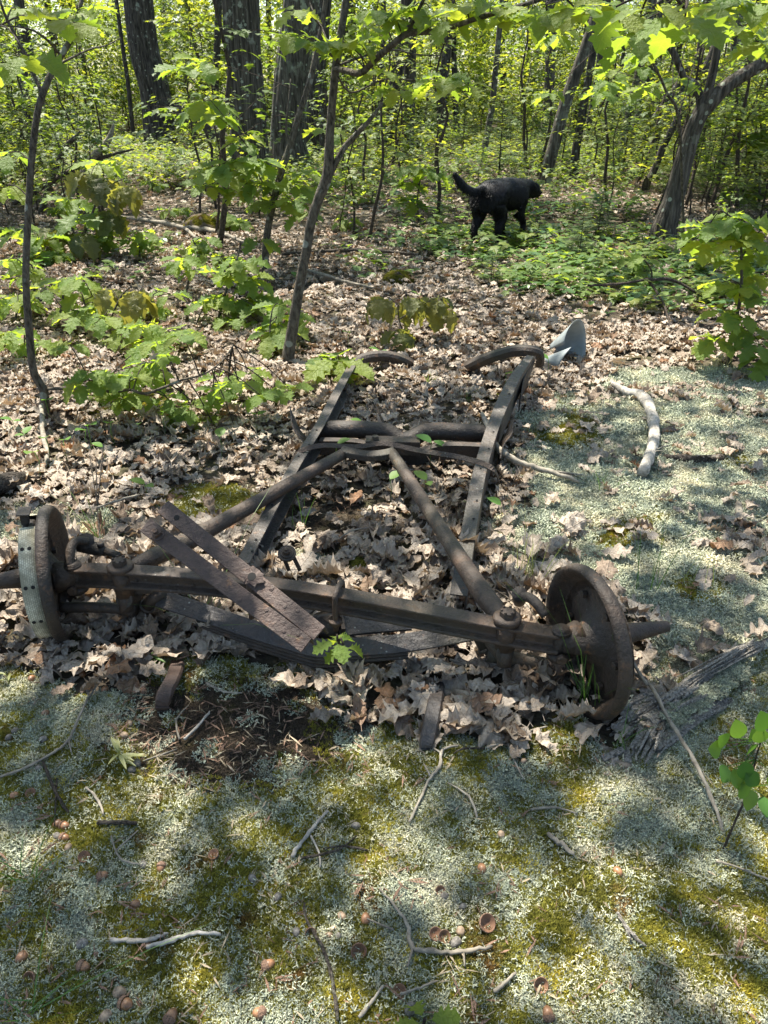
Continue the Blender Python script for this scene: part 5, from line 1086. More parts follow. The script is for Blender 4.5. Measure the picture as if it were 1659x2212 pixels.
# narrow leaved herbs
def herb(px, py, label, n_=9, L=.055, m_='grass', h=.05):
    p = onG(px, py, 0); mb = MB(); mb.tube([p, p + Vector((0, 0, h))], .001, 5)
    for k in range(n_):
        a = R.uniform(0, 6.28); oval_mb(mb, frame(p + Vector((0, 0, h * R.uniform(.3, 1))), (cos(a), sin(a), R.uniform(0, .5)), s=L * R.uniform(.7, 1.1)), .09, .2, .5, 6)
    mb.top('herb', m_, label, 'herb', loc=p)
herb(262, 1650, 'narrow leaved green herb on the moss at the left'); herb(330, 1445, 'small pointed green herb among leaves below the left spring end', 6); herb(20, 1480, 'small green herb in moss at the left edge', 5, .04); herb(1010, 1105, 'slim green herb inside the frame by the right rail', 6, .04)
# grass tufts
def grass(px, py, label, n_, H_, sp=.03, m_='grass', lean=.35, arcd=(0, 0)):
    p = onG(px, py, 0); t = MB()
    for k in range(n_):
        a = R.uniform(0, 6.28); b = p + Vector((cos(a) * R.uniform(0, sp), sin(a) * R.uniform(0, sp), 0)); h = H_ * R.uniform(.5, 1.1); ln = Vector((R.gauss(0, lean) + arcd[0], R.gauss(0, lean) + arcd[1], 1)) * h
        w_ = .0014; s_ = Vector((cos(a), sin(a), 0)) * w_; pts_ = [b, b + ln * .35, b + ln * .7 + Vector((ln.x, ln.y, 0)) * .1, b + Vector((ln.x * 1.3, ln.y * 1.3, ln.z * .92))]
        vs_ = []
        for q, f_ in zip(pts_, (1, .9, .6, .1)): vs_ += [q - s_ * f_, q + s_ * f_]
        t.add(vs_, [(0, 1, 3, 2), (2, 3, 5, 4), (4, 5, 7, 6)])
    return t.top('grass_tuft', m_, label, 'grass tuft', loc=p)
grass(1275, 1545, 'tall thin grass growing in front of the right drum', 20, .34, .05, lean=.26); grass(1140, 1260, 'fine grass blades behind the right end of the axle', 16, .22, .07, lean=.2); grass(1390, 1290, 'slender grass stems right of the right drum', 9, .30, .05, lean=.2)
grass(1330, 1620, 'low grass sprig by the decayed log', 8, .14, .03); grass(1310, 1060, 'sparse grass beside the lichen bed', 8, .12, .05); grass(60, 1900, 'pale dry grass tuft on the moss at the left', 10, .12, .02, lean=.8); grass(60, 2200, 'green and dry grass at the bottom left corner', 14, .10, .04, lean=.8)
grass(430, 1370, 'long thin grass arching before the left spring', 7, .30, .03, lean=.7, arcd=(.5, 0)); grass(930, 835, 'pale grass tuft inside the frame', 16, .09, .03); grass(1010, 870, 'thin grass near the right rail', 18, .09, .05); grass(215, 1180, 'bare grass wisps behind the left drum', 6, .2, .02)
grass(1500, 1280, 'sparse grass blades in the right lichen', 7, .14, .08); grass(650, 1150, 'fine grass stems inside the frame at the left', 7, .2, .05, lean=.2); grass(1560, 790, 'grass clump at the foot of the right sapling', 14, .12, .06)
# moss cushion behind axle, green ball
def cushion(px, py, r, label, name='moss_cushion', cat='moss'):
    p = onG(px, py, 0); t = thing(name, p, label, cat); mb = MB(); mb.blob(p, r, 12, (1, 1, .7), .2); mb.build('mound', 'moss_brown', t, True)
    pts_ = []
    for k in range(int(300 * (r / .05) ** 2)):
        v = Vector((R.gauss(0, 1), R.gauss(0, 1), abs(R.gauss(0, 1)))).normalized(); pts_.append((p.x + v.x * r * .98, p.y + v.y * r * .98, p.z + v.z * r * .68))
    k = len(pts_); o = scatter('moss_sprigs', P_moss, pts_, rand_rot(k, .5), RN.uniform(.35, .6, k), RN.integers(0, 5, k), parent=t)
cushion(775, 1232, .045, 'round bright green moss cushion just behind the axle'); cushion(1077, 862, .028, 'small yellow green moss ball beside the right rail')
cushion(448, 500, .26, 'mossy boulder in the litter before the twin oaks', 'mossy_boulder', 'boulder')
cushion(860, 610, .12, 'rounded dwarf conifer tuft in the litter left of the dog', 'green_tuft', 'shrub')

# ------------------------------------------------------------------ acorns, caps
def acorn(px, py, kind, label, s_=1.0, rot=None):
    p = onG(px, py, .0100 * s_); t = thing('acorn', p, label, 'acorn'); t['_o'] = [0, 0, 0]
    r = .0085 * s_
    nut = [(-.0085, 0), (-.0085, .0045), (-.006, .0072), (0, .0086), (.006, .0074), (.010, .0040), (.0118, .0010), (.0122, 0)]; nut = [(a * s_, b * s_) for a, b in nut]
    cap = [(-.0125, .0015), (-.012, .003), (-.0105, .0070), (-.007, .0098), (-.003, .0104), (-.002, .0098)]; cap = [(a * s_, b * s_) for a, b in cap]
    def sub(prof_, nm, m_):
        mb = MB(); mb.lathe((0, 0, 0), (0, 0, 1), prof_, 18); mb.build(nm, m_, t, True)
    if kind == 'nut': sub(nut, 'nut', 'acorn')
    if kind == 'pale': sub(nut, 'nut', 'acorn_pale')
    if kind == 'grey': sub(nut, 'nut', 'acorn_grey')
    if kind == 'both': sub(nut, 'nut', 'acorn'); sub(cap, 'cap', 'cap')
    if kind == 'cap': sub([(-.0045 * s_, 0), (-.0045 * s_, .004 * s_), (-.003 * s_, .008 * s_), (.001 * s_, .0105 * s_), (.005 * s_, .0115 * s_), (.0055 * s_, .0105 * s_)], 'cap_shell', 'cap'); sub([(.0055 * s_, .0105 * s_), (.003 * s_, .0085 * s_), (0, .006 * s_), (-.001 * s_, 0)], 'cap_inside', 'capin'); t['category'] = 'acorn cap'; t.name = 'acorn_cup'
    t.rotation_euler = rot or ((R.uniform(-.4, .4), R.uniform(-.4, .4), 0) if kind == 'cap' else (R.uniform(1.1, 1.9), 0, R.uniform(0, 6.28)))
    if kind == 'cap' and rot is None: t.rotation_euler = (R.uniform(.2, .9), R.uniform(-.5, .5), 0)
AC = [(125, 1782, 'nut', 'orange acorn leaning against a scaly one, left on the moss', 1), (140, 1786, 'both', 'scaly capped acorn touching an orange acorn, left on the moss', 1.05), (140, 1812, 'both', 'tan acorn with dark cap below the orange pair', 1), (124, 1808, 'grey', 'grey acorn tucked beside the tan capped one', .9), (148, 1832, 'pale', 'pale pinkish acorn at the lower end of the left cluster', .9), (182, 1855, 'cap', 'upturned reddish acorn cap at the tip of a grass stalk', 1.1),
      (32, 1723, 'nut', 'round red brown acorn near the left edge', 1), (68, 1718, 'cap', 'scaly acorn cap right of the left edge acorn', 1), (100, 1545, 'nut', 'brown acorn below the leaf edge at the left', 1), (96, 1604, 'grey', 'first grey round acorn in the left lichen', 1), (34, 1585, 'grey', 'cracked grey acorn at the far left', .95), (20, 1600, 'grey', 'grey acorn half sunk at the left border', .9), (85, 1665, 'grey', 'grey acorn beneath the long twig at the left', 1), (270, 1595, 'pale', 'pale acorn lying beside a twig left of the dark patch', 1), (282, 1570, 'pale', 'second pale acorn just above its neighbour, left of the dark patch', .9),
      (70, 1470, 'nut', 'brown acorn in the leaves at the far left', 1.1), (180, 1462, 'nut', 'deep red acorn at the edge of the leaves', 1.0), (228, 1495, 'nut', 'orange acorn beside a twig below the leaves', 1.0), (310, 1500, 'both', 'small brown acorn near the curved strap end', .9), (285, 1665, 'grey', 'grey acorn pair member left of the dark soil', 1), (297, 1650, 'grey', 'grey acorn above its partner left of the dark soil', 1),
      (463, 1850, 'cap', 'open brown acorn cap beside the bright moss patch', 1.0), (348, 1875, 'both', 'split brown acorn right of the forked twig', 1.0), (310, 1868, 'grey', 'small grey acorn left of the split one', .9), (222, 1892, 'both', 'dark acorn pair stuck in moss', 1), (293, 1953, 'nut', 'smooth tan acorn in the moss above the white sticks', 1.0), (545, 1898, 'grey', 'greyish acorn at the edge of the sunlit moss', .95), (600, 1938, 'grey', 'grey scaly acorn right of the sunlit moss', 1), (176, 2040, 'grey', 'grey scaly acorn in green moss, lower left', 1.1), (48, 2068, 'nut', 'orange acorn at the lower left', 1.1), (180, 2088, 'both', 'reddish acorn below the grey scaly one', 1.05), (66, 2112, 'cap', 'white lined upturned cap at the lower left', 1), (258, 2145, 'pale', 'pale cracked acorn, lower left group', 1.2), (272, 2170, 'both', 'capped orange acorn, lower left group', 1.2), (229, 2195, 'pale', 'pale acorn lowest of the lower left group', 1.1),
      (770, 1792, 'grey', 'lone grey acorn in moss, centre foreground', 1), (1040, 1885, 'nut', 'pinkish brown acorn in grey lichen, centre right', 1.05), (1333, 1888, 'nut', 'red brown acorn in the lichen on the right', 1.0), (1082, 1810, 'pale', 'pale acorn half buried, centre right', .9), (1130, 1654, 'pale', 'small cream acorn below the white lichen tuft', .8), (950, 1934, 'cap', 'pale ringed acorn cap above a grey pebble like acorn', .9), (960, 1946, 'grey', 'grey acorn touching the pale ringed cap', .9), (790, 1990, 'nut', 'tall orange acorn at the end of a twig', 1.05), (738, 1980, 'pale', 'pale acorn left of the tall orange one', .9), (720, 2006, 'pale', 'topmost of three tiny pale acorns', .7), (712, 2020, 'pale', 'left one of three tiny pale acorns', .7), (730, 2022, 'grey', 'right one of three tiny pale acorns', .7), (775, 2060, 'cap', 'large open brown cap right of the long dark twig', 1.3), (670, 2015, 'cap', 'brown acorn cap above the long dark twig', 1), (640, 2012, 'grey', 'dark grey acorn beside a cap, centre foreground', .9), (580, 2085, 'both', 'acorn sitting upright with a pale tip', 1.1), (1048, 2008, 'cap', 'largest dark bowl shaped acorn cap, above the lichened branch', 1.5), (940, 2028, 'cap', 'left of two brown caps above the lichened branch', 1.1), (958, 2034, 'cap', 'right of two brown caps above the lichened branch', 1.1), (994, 2022, 'pale', 'pale brown acorn between the caps and the big bowl', 1), (1165, 2138, 'cap', 'ring shaped cap alone in dark moss, lower right', 1.2), (1182, 2200, 'both', 'brown acorn at the bottom edge right of centre', 1.1), (865, 2150, 'cap', 'cap at the base of a grey twig, bottom centre', 1.1), (888, 2188, 'grey', 'large grey acorn at the bottom edge', 1.2), (370, 2198, 'both', 'dark acorn at the bottom edge left of centre', 1.2), (560, 2190, 'both', 'dark acorn at the bottom edge by the long twig', 1.1), (985, 2045, 'grey', 'grey acorn under the lichened branch', 1.1), (1000, 1968, 'grey', 'small grey acorn in lichen above the big bowl cap', .8)]
for a in AC: acorn(*a[:5])

# ------------------------------------------------------------------ twigs, branches and logs
def twig(pts, ws, label, m_='twig', name='twig', up=.017, cat='twig', kids=(), sides=8):
    P_ = [onG(a, b, (c[0] if c else up)) for a, b, *c in pts]; rr = [w_ / 2 / FPX * proj(p)[2] for p, w_ in zip(P_, ws if len(ws) == len(P_) else [ws[0] + (ws[-1] - ws[0]) * i / (len(P_) - 1) for i in range(len(P_))])]
    P_, rr = catmull(P_, rr, 6); jt = .22 if sides < 9 else .05; P_ = [p + Vector((R.gauss(0, jt), R.gauss(0, jt), R.gauss(0, jt * .7))) * r_ for p, r_ in zip(P_, rr)]; rr = [r_ * R.uniform(1 - jt * .8, 1 + jt * .7) for r_ in rr]
    if sides < 9: rr[-1] *= .5
    mb = MB(); ns = max(10, sides); mb.tube(P_, rr, ns, 0); flute(mb, ns, .22, 1.6, 30, P_[0].x)
    for kp, kw in kids:
        Q = [onG(a, b, (c[0] if c else up)) for a, b, *c in kp]; mb.tube(Q, [w_ / 2 / FPX * proj(q)[2] for q, w_ in zip(Q, [kw[0] + (kw[-1] - kw[0]) * i / (len(Q) - 1) for i in range(len(Q))])], 6, 2, wob=.08)
    mid = P_[len(P_) // 2]; return mb.top(name, m_, label, cat, smooth=True, loc=(mid.x, mid.y, 0))
twig([(-20, 1695), (60, 1668), (120, 1635), (152, 1612, .02), (175, 1570, .03), (200, 1520, .03), (232, 1475, .03)], [7, 6, 6, 6, 5, 5, 4], 'long kinked brown twig crossing the moss at the left', 'deadwood', kids=[(((152, 1612, .02), (158, 1640)), (5, 2))])
twig([(97, 1655), (110, 1690), (128, 1730), (150, 1762)], [7, 6, 8, 5], 'crooked bark twig left of the dark soil patch', kids=[(((125, 1690), (120, 1790)), (4, 3))]); twig([(188, 1708), (212, 1730), (225, 1765)], [6, 6, 4], 'short bent grey twig near the dark soil patch', 'deadwood')
twig([(212, 1782), (250, 1782), (300, 1786)], [9, 10, 7], 'small thick bark stick lying flat on lichen at the left', 'rotdark'); twig([(242, 1813), (250, 1840), (268, 1864), (302, 1872)], [5, 4, 5, 3], 'thin forked grey twig above the sunlit moss', 'deadwood', kids=[(((250, 1845), (300, 1800)), (4, 3))])
twig([(240, 2033), (290, 2036), (330, 2032), (365, 2020)], [11, 10, 9, 6], 'left bleached white stick on the sunlit moss', 'bleached'); twig([(318, 2050), (370, 2036), (420, 2020), (478, 2022)], [10, 11, 9, 7], 'right bleached white stick on the sunlit moss', 'bleached')
twig([(632, 1858), (650, 1830), (680, 1795), (710, 1762)], [8, 8, 7, 6], 'straight pale stick slanting up in the centre foreground', 'bleached', kids=[(((672, 1815), (690, 1850), (692, 1880)), (5, 4))])
twig([(658, 1955), (662, 1990), (690, 2040), (710, 2090), (722, 2150), (730, 2215)], [5, 6, 7, 8, 8, 9], 'long dark curving twig running to the bottom edge', 'rotdark')
twig([(820, 1930), (850, 1965), (880, 2010), (892, 2058), (945, 2068), (1000, 2070), (1062, 2058)], [5, 6, 8, 12, 11, 11, 8], 'forked twig crusted with blue green lichen, bottom centre', 'deadwood', kids=[(((892, 2058), (880, 2100)), (7, 4)), (((1000, 2070), (1003, 2100)), (6, 4)), (((850, 2020), (790, 1992)), (5, 3))])
twig([(1065, 2155), (1090, 2135), (1112, 2115)], [9, 9, 8], 'short straight pale stick, bottom right of centre', 'deadwood'); twig([(775, 2210), (800, 2180), (828, 2140)], [8, 8, 5], 'flat grey splinter at the bottom edge', 'deadwood'); twig([(865, 2158), (900, 2148), (945, 2130)], [7, 6, 5], 'rough grey twig above the bottom oak leaf', 'deadwood')
twig([(1180, 1812), (1205, 1830), (1238, 1858)], [8, 12, 9], 'stout stub of branch in the lichen, right foreground', 'deadwood'); twig([(1330, 1985), (1345, 2010), (1370, 2040), (1392, 2058)], [6, 8, 8, 4], 'flaky bark sliver in the lichen on the lower right', 'rotwood', kids=[(((1335, 1990), (1360, 2045)), (6, 4))])
twig([(1545, 1868), (1590, 1882), (1670, 1915)], [5, 5, 4], 'fine pale twig at the right edge', 'deadwood'); twig([(935, 1615), (948, 1580), (952, 1540)], [4, 5, 3], 'upright pale twig beside the dark strap end', 'deadwood', up=.02); twig([(1060, 1530), (1050, 1560), (1038, 1610)], [7, 6, 6], 'pale stick below the leaves right of the dark strap end', 'deadwood')
twig([(885, 1790), (925, 1700), (950, 1665), (955, 1632), (990, 1622)], [5, 6, 8, 6, 5], 'lichen covered twig curving away from the dark strap end', 'deadwood', kids=[(((930, 1690), (915, 1660)), (5, 3)), (((955, 1640), (935, 1625)), (5, 3))])
twig([(1050, 1630), (1090, 1618), (1130, 1600), (1180, 1585)], [6, 6, 5, 4], 'thin grey twig under the big curled leaf', 'deadwood', kids=[(((1095, 1618), (1110, 1660), (1130, 1700)), (5, 3))]); twig([(400, 1608), (425, 1585), (455, 1548)], [7, 6, 5], 'white stick slanting on the dark soil', 'bleached'); twig([(310, 1652), (350, 1640), (385, 1628)], [4, 4, 3], 'fine dry twig across the dark soil', 'deadwood')
twig([(1250, 1440, .06), (1290, 1475, .07), (1340, 1500, .08), (1390, 1540, .09), (1440, 1610, .07), (1500, 1690, .05), (1550, 1780, .02), (1560, 1800, .0)], [4, 6, 7, 8, 8, 9, 9, 9], 'long pale twig arching from the right drum over the decayed log', 'deadwood', kids=[(((1385, 1540, .09), (1350, 1500, .11), (1338, 1480, .12)), (8, 6)), (((1300, 1480, .07), (1296, 1400, .16)), (4, 2))])
# bleached curved branch on the right
twig([(1320, 845), (1350, 865), (1385, 878), (1405, 915), (1410, 960), (1400, 1000), (1385, 1040)], [9, 18, 23, 24, 23, 23, 25], 'bleached curved branch lying on the lichen at the right', 'bleached', 'dead_branch', .045, 'branch', sides=12)
twig([(1432, 995), (1470, 998), (1520, 1000), (1560, 997)], [12, 20, 20, 14], 'brown piece of rotten stick right of the bleached branch', 'rotdark', 'dead_branch', .02, 'branch', sides=10); twig([(1590, 1100), (1602, 1150), (1612, 1200)], [16, 12, 8], 'small bleached stick at the right edge', 'deadwood', 'dead_branch', .02, 'branch')
twig([(1035, 970, .17), (1075, 1012, .10), (1120, 1028, .07), (1180, 1036, .05), (1250, 1052, .03)], [7, 16, 13, 12, 7], 'grey forked branch resting against the right rail', 'deadwood', 'dead_branch', .05, 'branch', kids=[(((1190, 1038, .05), (1260, 1035, .02)), (6, 3))])
twig([(1260, 700, .25), (1320, 685, .22), (1390, 665, .2), (1450, 652, .16), (1520, 658, .05)], [5, 6, 7, 7, 5], 'thin dark branch reaching in above the metal cone', 'twig', 'dead_branch', .1, 'branch', kids=[(((1390, 665, .2), (1430, 690, .1), (1450, 730, .02)), (6, 3))])
twig([(815, 958, .16), (835, 985, .12), (862, 1020, .03)], [4, 6, 3], 'thin twig caught in the chassis crosspiece'); twig([(250, 478), (330, 490), (400, 505), (470, 515), (545, 545)], [6, 9, 11, 11, 6], 'fallen branch lying across the litter before the mossy boulder', 'deadwood', 'dead_branch', .06, 'branch', kids=[(((400, 505), (460, 555), (540, 590)), (8, 4)), (((340, 490), (300, 460)), (6, 4))])
twig([(610, 560), (700, 555), (800, 552), (900, 560)], [7, 8, 8, 5], 'long fallen branch in the litter left of the dog', 'rotdark', 'dead_branch', .05, 'branch', kids=[(((680, 560), (770, 620)), (6, 3))]); twig([(640, 590), (700, 610), (760, 625), (820, 640)], [6, 8, 7, 3], 'shorter fallen branch below the long one', 'deadwood', 'dead_branch', .05, 'branch')
twig([(-10, 1065), (60, 1050), (130, 1040), (240, 1020)], [5, 7, 7, 4], 'thin dark branch lying before the left sapling', 'twig', 'dead_branch', .03, 'branch'); twig([(100, 915, .1), (98, 960, .06), (105, 1010, .03), (75, 1040, .02), (50, 1060, .02)], [9, 10, 10, 8, 6], 'pale dead stick leaning from the foot of the left sapling', 'deadwood', 'dead_branch', .03, 'branch')
twig([(-30, 1290), (0, 1295), (60, 1300)], [14, 14, 11], 'white birch like stick running under the left drum', 'bleached', 'dead_branch', .02, 'branch'); twig([(225, 1175, .14), (270, 1145, .12), (310, 1120, .1)], [5, 5, 6], 'white twig leaning behind the lower angle iron end', 'deadwood', up=.1)
twig([(220, 1200, .0), (222, 1150, .1), (228, 1090, .2)], [4, 3, 2], 'bare black twig standing behind the left drum', 'rotdark', kids=[(((222, 1150, .1), (245, 1080, .22)), (3, 2)), (((222, 1150, .1), (215, 1085, .2)), (3, 2))])
for i in range(60):                                             # small broken sticks strewn everywhere, alike
    y = 1.0 + 5.5 * R.random() ** 1.3; x = R.uniform(-.45, .45) * y * 1.05; a = R.uniform(0, 6.28); L = R.uniform(.04, .16); p = Vector((x, y, gh(x, y) + (.014 if y < 1.5 else .045))); d = Vector((cos(a), sin(a), 0)) * L
    mb = MB(); mb.tube([p - d / 2, p + Vector((R.gauss(0, .01), R.gauss(0, .01), .004)), p + d / 2], [.0028, .0026, .0015], 6, 2, wob=.1)
    mb.top('twig', R.choice(['deadwood', 'rotdark', 'deadwood']), 'short broken dry stick strewn over moss and litter', 'twig', 'small dry sticks strewn about', smooth=True, loc=p)

# decayed log, lower right: fluted trunk ending in many splinters
LG = thing('decayed_log', onG(1400, 1600), 'decayed grey log with splintered end beside the right drum', 'log')
def splinters(parent, base, d, n_, L, rad, m_, seed, w0=(.006, .014)):
    rs = random.Random(seed); d = Vector(d).normalized(); b = d.orthogonal().normalized(); e = d.cross(b)
    for k in range(n_):
        a = rs.uniform(0, 6.28); r = rad * sqrt(rs.random()); c = Vector(base) + (b * cos(a) + e * sin(a)) * r - d * L * rs.uniform(.3, .7); q = c + d * L * rs.uniform(.6, 1.15) + Vector((rs.gauss(0, .01), rs.gauss(0, .01), rs.gauss(0, .004)))
        c.z = max(c.z, gh(c.x, c.y) - .005); q.z = max(q.z, gh(q.x, q.y) + .002)
        mb = MB(); w_ = rs.uniform(*w0); h_ = w_ * rs.uniform(.3, .7); mb.sweep([(-w_ / 2, -h_ / 2), (-w_ * .2, h_ / 2), (w_ / 2, h_ * .3), (w_ / 2, -h_ / 2)], [c, c.lerp(q, .4) + Vector((0, 0, rs.uniform(0, .004))), c.lerp(q, .75), q], (b * cos(a + 1) + e * sin(a + 1)), 2, scales=[.9, 1, .8, .25]); mb.build('splinter', m_, parent, False)
a = onG(1345, 1600, .03); b = onG(1470, 1530, .035); c = onG(1560, 1462, .05); dd = onG(1720, 1390, .06)
mb = MB(); n0 = 28
P_, r_ = catmull([onG(1390, 1590, .03), onG(1440, 1555, .035), onG(1480, 1510, .045), onG(1560, 1462, .045), onG(1700, 1395, .05)], [.032, .030, .018, .013, .011], 6)
n0 = 40; mb.tube(P_, r_, n0, 0); flute(mb, n0, .34, 3.2, 7, 1)
mb.build('log_core', 'rotwood', LG, False)
mb = MB(); P_, r_ = catmull([onG(1400, 1620, .02), onG(1450, 1590, .025), onG(1510, 1555, .022), onG(1580, 1515, .006)], [.028, .024, .017, .008], 6); mb.tube(P_, r_, n0, 0); flute(mb, n0, .30, 3.2, 8, 5)
mb.build('log_root', 'rotwood', LG, False)
d = (a - b)
splinters(LG, onG(1372, 1562, .025), d, 60, .13, .038, 'rotwood', 1, (.007, .020)); splinters(LG, onG(1400, 1605, .018), d + Vector((.05, -.06, 0)), 60, .12, .036, 'rotwood', 2, (.007, .018)); splinters(LG, onG(1450, 1560, .045), d, 26, .14, .035, 'rotwood', 3); splinters(LG, onG(1545, 1470, .06), onG(1480, 1505) - onG(1600, 1440), 22, .22, .022, 'rotwood', 4, (.004, .009))
for j, (x0, y0, x1, y1) in enumerate([(1300, 1648, 1345, 1628), (1350, 1622, 1355, 1655)]):
    p, q = onG(x0, y0, .012), onG(x1, y1, .014); mb = MB(); mb.box(p, q, .016, .007); mb.top('wood_chip', 'rotwood', ['long grey wood chip lying left of the decayed log', 'short grey wood chip below the decayed log'][j], 'wood chip', loc=p, bevel=.001)
pts_ = []
for _ in range(150):
    t_ = R.random(); p = onG(1430 + 170 * t_, 1590 - 130 * t_ + R.uniform(-10, 25), .03 + .03 * (1 - t_) * R.random() + .012); pts_.append(tuple(p))
k = len(pts_); o = scatter('lichen_crust', P_lich, pts_, rand_rot(k, .4), RN.uniform(.4, .8, k), RN.integers(0, 6, k), parent=LG)
# rotten log, left edge
LL = thing('rotten_log', onG(10, 1075), 'dark rotten log end entering from the left edge', 'log'); mb = MB(); P_, r_ = catmull([onG(-120, 1110, .03), onG(-20, 1080, .05), onG(40, 1062, .05), onG(66, 1048, .04)], [.045, .042, .032, .012], 5); mb.tube(P_, r_, 22, 0)
for i, v in enumerate(mb.v): mb.v[i] = v + Vector((0, 0, 1)) * (.008 * noise.noise(v * 30))
mb.build('log_core', 'rotdark', LL, False); splinters(LL, onG(30, 1062, .05), onG(80, 1040) - onG(0, 1075), 16, .16, .03, 'rotdark', 9)
# broken stump and snag in the background
SN = thing('broken_stump', onG(470, 320), 'broken leaning stump with splintered top between the split trunk and the twin oaks', 'stump'); Ys = G(470, 330).y; mb = MB(); P_, r_ = catmull([V(500, 340, Ys), V(455, 290, Ys), V(410, 252, Ys), V(378, 232, Ys)], [.30, .26, .21, .14], 4); mb.tube(P_, r_, 24, 0, wob=.08); mb.build('stump_core', 'rotdark', SN, False)
splinters(SN, V(392, 240, Ys), V(360, 222, Ys) - V(430, 268, Ys), 20, .8, .15, 'rotdark', 12, (.04, .09))
GS = G(140, 452).y; SG = thing('grey_snag', onG(140, 452), 'silver grey dead snag leaning right in the left background', 'snag'); mb = MB(); mb.tube([V(138, 455, GS), V(165, 400, GS), V(198, 345, GS), (V(225, 315, GS)), V(240, 290, GS), V(246, 266, GS)], [.03, .034, .05, .042, .032, .008], 14, 4, wob=.1); mb.build('trunk', 'deadwood', SG, True)
mb = MB(); mb.tube([V(198, 348, GS), V(240, 335, GS), V(290, 322, GS)], [.025, .02, .008], 10, 4, wob=.1); mb.build('limb', 'rotdark', SG, True)
mb = MB(); mb.tube([V(30, 440, GS), V(90, 405, GS), V(150, 370, GS + .2), V(205, 350, GS + .2)], [.025, .03, .026, .02], 10, 4, wob=.1); mb.top('fallen_branch', 'rotdark', 'dark fallen branch propped against the grey snag', 'branch', loc=onG(80, 450), smooth=True)
mb = MB(); mb.tube([V(85, 470, GS - .3), V(110, 390, GS - .3), V(140, 320, GS - .3), V(160, 300, GS - .3), V(172, 285, GS - .3)], [.035, .035, .03, .026, .01], 12, 4, wob=.1); mb.top('dead_pole', 'rotdark', 'dark crooked dead pole left of the grey snag', 'dead wood', loc=onG(95, 470), smooth=True)

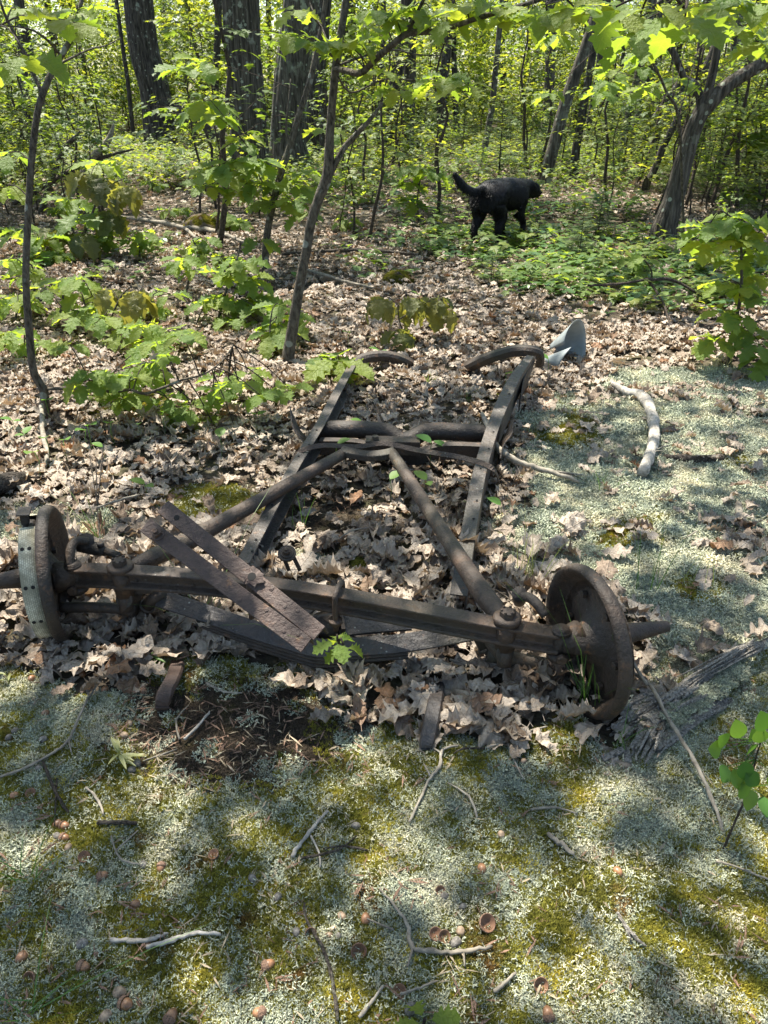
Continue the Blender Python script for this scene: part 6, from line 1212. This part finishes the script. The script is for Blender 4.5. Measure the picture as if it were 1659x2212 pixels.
# ------------------------------------------------------------------ the dog
def dog():
    base = onG(1048, 536); head = radians(53); fx = Vector((cos(head), sin(head), 0)); fy = Vector((-sin(head), cos(head), 0))
    t = thing('dog', base, 'black long coated dog walking away to the right with its tail raised', 'dog'); t['_o'] = list(base)
    J = {'pel': (0, 0, .46, .135), 'loin': (.16, 0, .45, .130), 'rib': (.34, 0, .44, .145), 'wit': (.50, 0, .47, .120), 'neck': (.62, -.02, .47, .078), 'head': (.73, -.04, .455, .080), 'muz': (.83, -.06, .41, .046), 'nose': (.875, -.07, .395, .030),
         't0': (-.10, 0, .53, .034), 't1': (-.18, .03, .50, .030), 't2': (-.27, .07, .53, .034), 't3': (-.35, .10, .60, .034), 't4': (-.41, .12, .67, .014),
         'hl': (-.02, .085, .39, .095), 'kl': (.05, .10, .28, .062), 'ol': (-.05, .10, .17, .032), 'al': (-.02, .10, .05, .024), 'pl': (.03, .10, .02, .026),
         'hr': (-.02, -.085, .39, .095), 'kr': (.10, -.10, .28, .062), 'or_': (.04, -.10, .16, .032), 'ar': (.08, -.10, .05, .024), 'pr': (.13, -.10, .02, .026),
         'sl': (.46, .075, .38, .075), 'el': (.42, .085, .26, .045), 'wl': (.45, .085, .13, .026), 'fl': (.49, .085, .02, .026),
         'sr': (.46, -.075, .38, .075), 'er': (.46, -.085, .25, .045), 'wr': (.56, -.085, .17, .027), 'fr': (.54, -.085, .08, .027)}
    Eg = [('pel', 'loin'), ('loin', 'rib'), ('rib', 'wit'), ('wit', 'neck'), ('neck', 'head'), ('head', 'muz'), ('muz', 'nose'), ('pel', 't0'), ('t0', 't1'), ('t1', 't2'), ('t2', 't3'), ('t3', 't4'), 
          ('pel', 'hl'), ('hl', 'kl'), ('kl', 'ol'), ('ol', 'al'), ('al', 'pl'), ('pel', 'hr'), ('hr', 'kr'), ('kr', 'or_'), ('or_', 'ar'), ('ar', 'pr'), ('wit', 'sl'), ('sl', 'el'), ('el', 'wl'), ('wl', 'fl'), ('wit', 'sr'), ('sr', 'er'), ('er', 'wr'), ('wr', 'fr')]
    ks = list(J); me = bpy.data.meshes.new('body'); sc_ = 1.06
    me.from_pydata([tuple((fx * J[k][0] + fy * J[k][1] + Vector((0, 0, J[k][2]))) * sc_) for k in ks], [(ks.index(a), ks.index(b)) for a, b in Eg], [])
    o = bpy.data.objects.new('body', me); COL.objects.link(o); o.parent = t; me.materials.append(M['fur'])
    sk = o.modifiers.new('skin', 'SKIN'); sk.use_smooth_shade = True; lay = me.skin_vertices[0] if me.skin_vertices else None
    if lay is None:
        bpy.context.view_layer.objects.active = o; me.skin_vertices.new() if hasattr(me.skin_vertices, 'new') else None; lay = me.skin_vertices[0]
    for i, k in enumerate(ks): lay.data[i].radius = (J[k][3] * sc_ * 1.06, J[k][3] * sc_ * 1.12); lay.data[i].use_root = (k == 'pel')
    ss = o.modifiers.new('sub', 'SUBSURF'); ss.levels = 2; ss.render_levels = 2
    bpy.context.view_layer.update(); dg = bpy.context.evaluated_depsgraph_get(); ev = o.evaluated_get(dg); em = bpy.data.meshes.new_from_object(ev); o.modifiers.clear(); o.data = em; em.name = 'body'
    if not em.materials: em.materials.append(M['fur'])
    bmn = bmesh.new(); bmn.from_mesh(em); bmesh.ops.recalc_face_normals(bmn, faces=bmn.faces); bmn.to_mesh(em); bmn.free(); em.update()
    # coat: short lock-like blades lying back along the body
    fm = MB(); em.calc_loop_triangles(); rs = random.Random(2)
    polys = [p for p in em.polygons]; areas = np.array([p.area for p in polys]); areas /= areas.sum(); pick = np.random.default_rng(1).choice(len(polys), 15000, p=areas)
    back = -fx
    for i in pick:
        p = polys[int(i)]; vv = [em.vertices[q].co for q in p.vertices]; a_, b_ = rs.random(), rs.random(); c_ = vv[0] * (1 - a_) * (1 - b_) + vv[1 % len(vv)] * a_ * (1 - b_) + vv[2 % len(vv)] * a_ * b_ + vv[-1] * (1 - a_) * b_; n_ = p.normal
        low = c_.z < .42 * sc_ ; tail = c_.dot(fx) < -.1 * sc_
        L = rs.uniform(.014, .026) * (2.0 if tail else 1.0)
        d_ = (n_ * .45 + (back * .7 if not tail else Vector((0, 0, -.5)) + back * .3) + Vector((0, 0, -.55)) + Vector((rs.gauss(0, .2), rs.gauss(0, .2), rs.gauss(0, .2)))).normalized(); s_ = n_.cross(d_).normalized() * .0022
        fm.add([c_ - s_, c_ + s_, c_ + d_ * L], [(0, 1, 2)])
    off = fm; fo_ = bpy.data.objects.new('coat', fm.mesh('coat', 'fur')); COL.objects.link(fo_); fo_.parent = t; fo_['kind'] = 'stuff'
    # ears, eyes and nose
    for sgn in (-1, 1):
        eb = (fx * .70 + fy * (sgn * .07 - .04) + Vector((0, 0, .51))) * sc_; mb = MB(); mb.sweep([(-.028, 0), (0, .008), (.028, 0), (0, -.006)], [eb, eb + fy * sgn * .03 * sc_ + Vector((0, 0, -.03)), eb + fy * sgn * .038 * sc_ + Vector((0, 0, -.085))], fx, 3, scales=[.9, 1, .35]); e_ = bpy.data.objects.new('ear', mb.mesh('ear', 'fur', True)); COL.objects.link(e_); e_.parent = t
        mb = MB(); mb.blob((fx * .80 + fy * (sgn * .036 - .05) + Vector((0, 0, .475))) * sc_, .010, 5, jit=0); e_ = bpy.data.objects.new('eye', mb.mesh('eye', 'black', True)); COL.objects.link(e_); e_.parent = t
    mb = MB(); mb.blob((fx * .90 - fy * .07 + Vector((0, 0, .405))) * sc_, .017, 5, (1, 1, .8), 0); e_ = bpy.data.objects.new('nose', mb.mesh('nose', 'black', True)); COL.objects.link(e_); e_.parent = t
dog()

for o in bpy.data.objects:
    for k in ('_o', 'top'):
        if k in o: del o[k]
print('objects', len(bpy.data.objects))
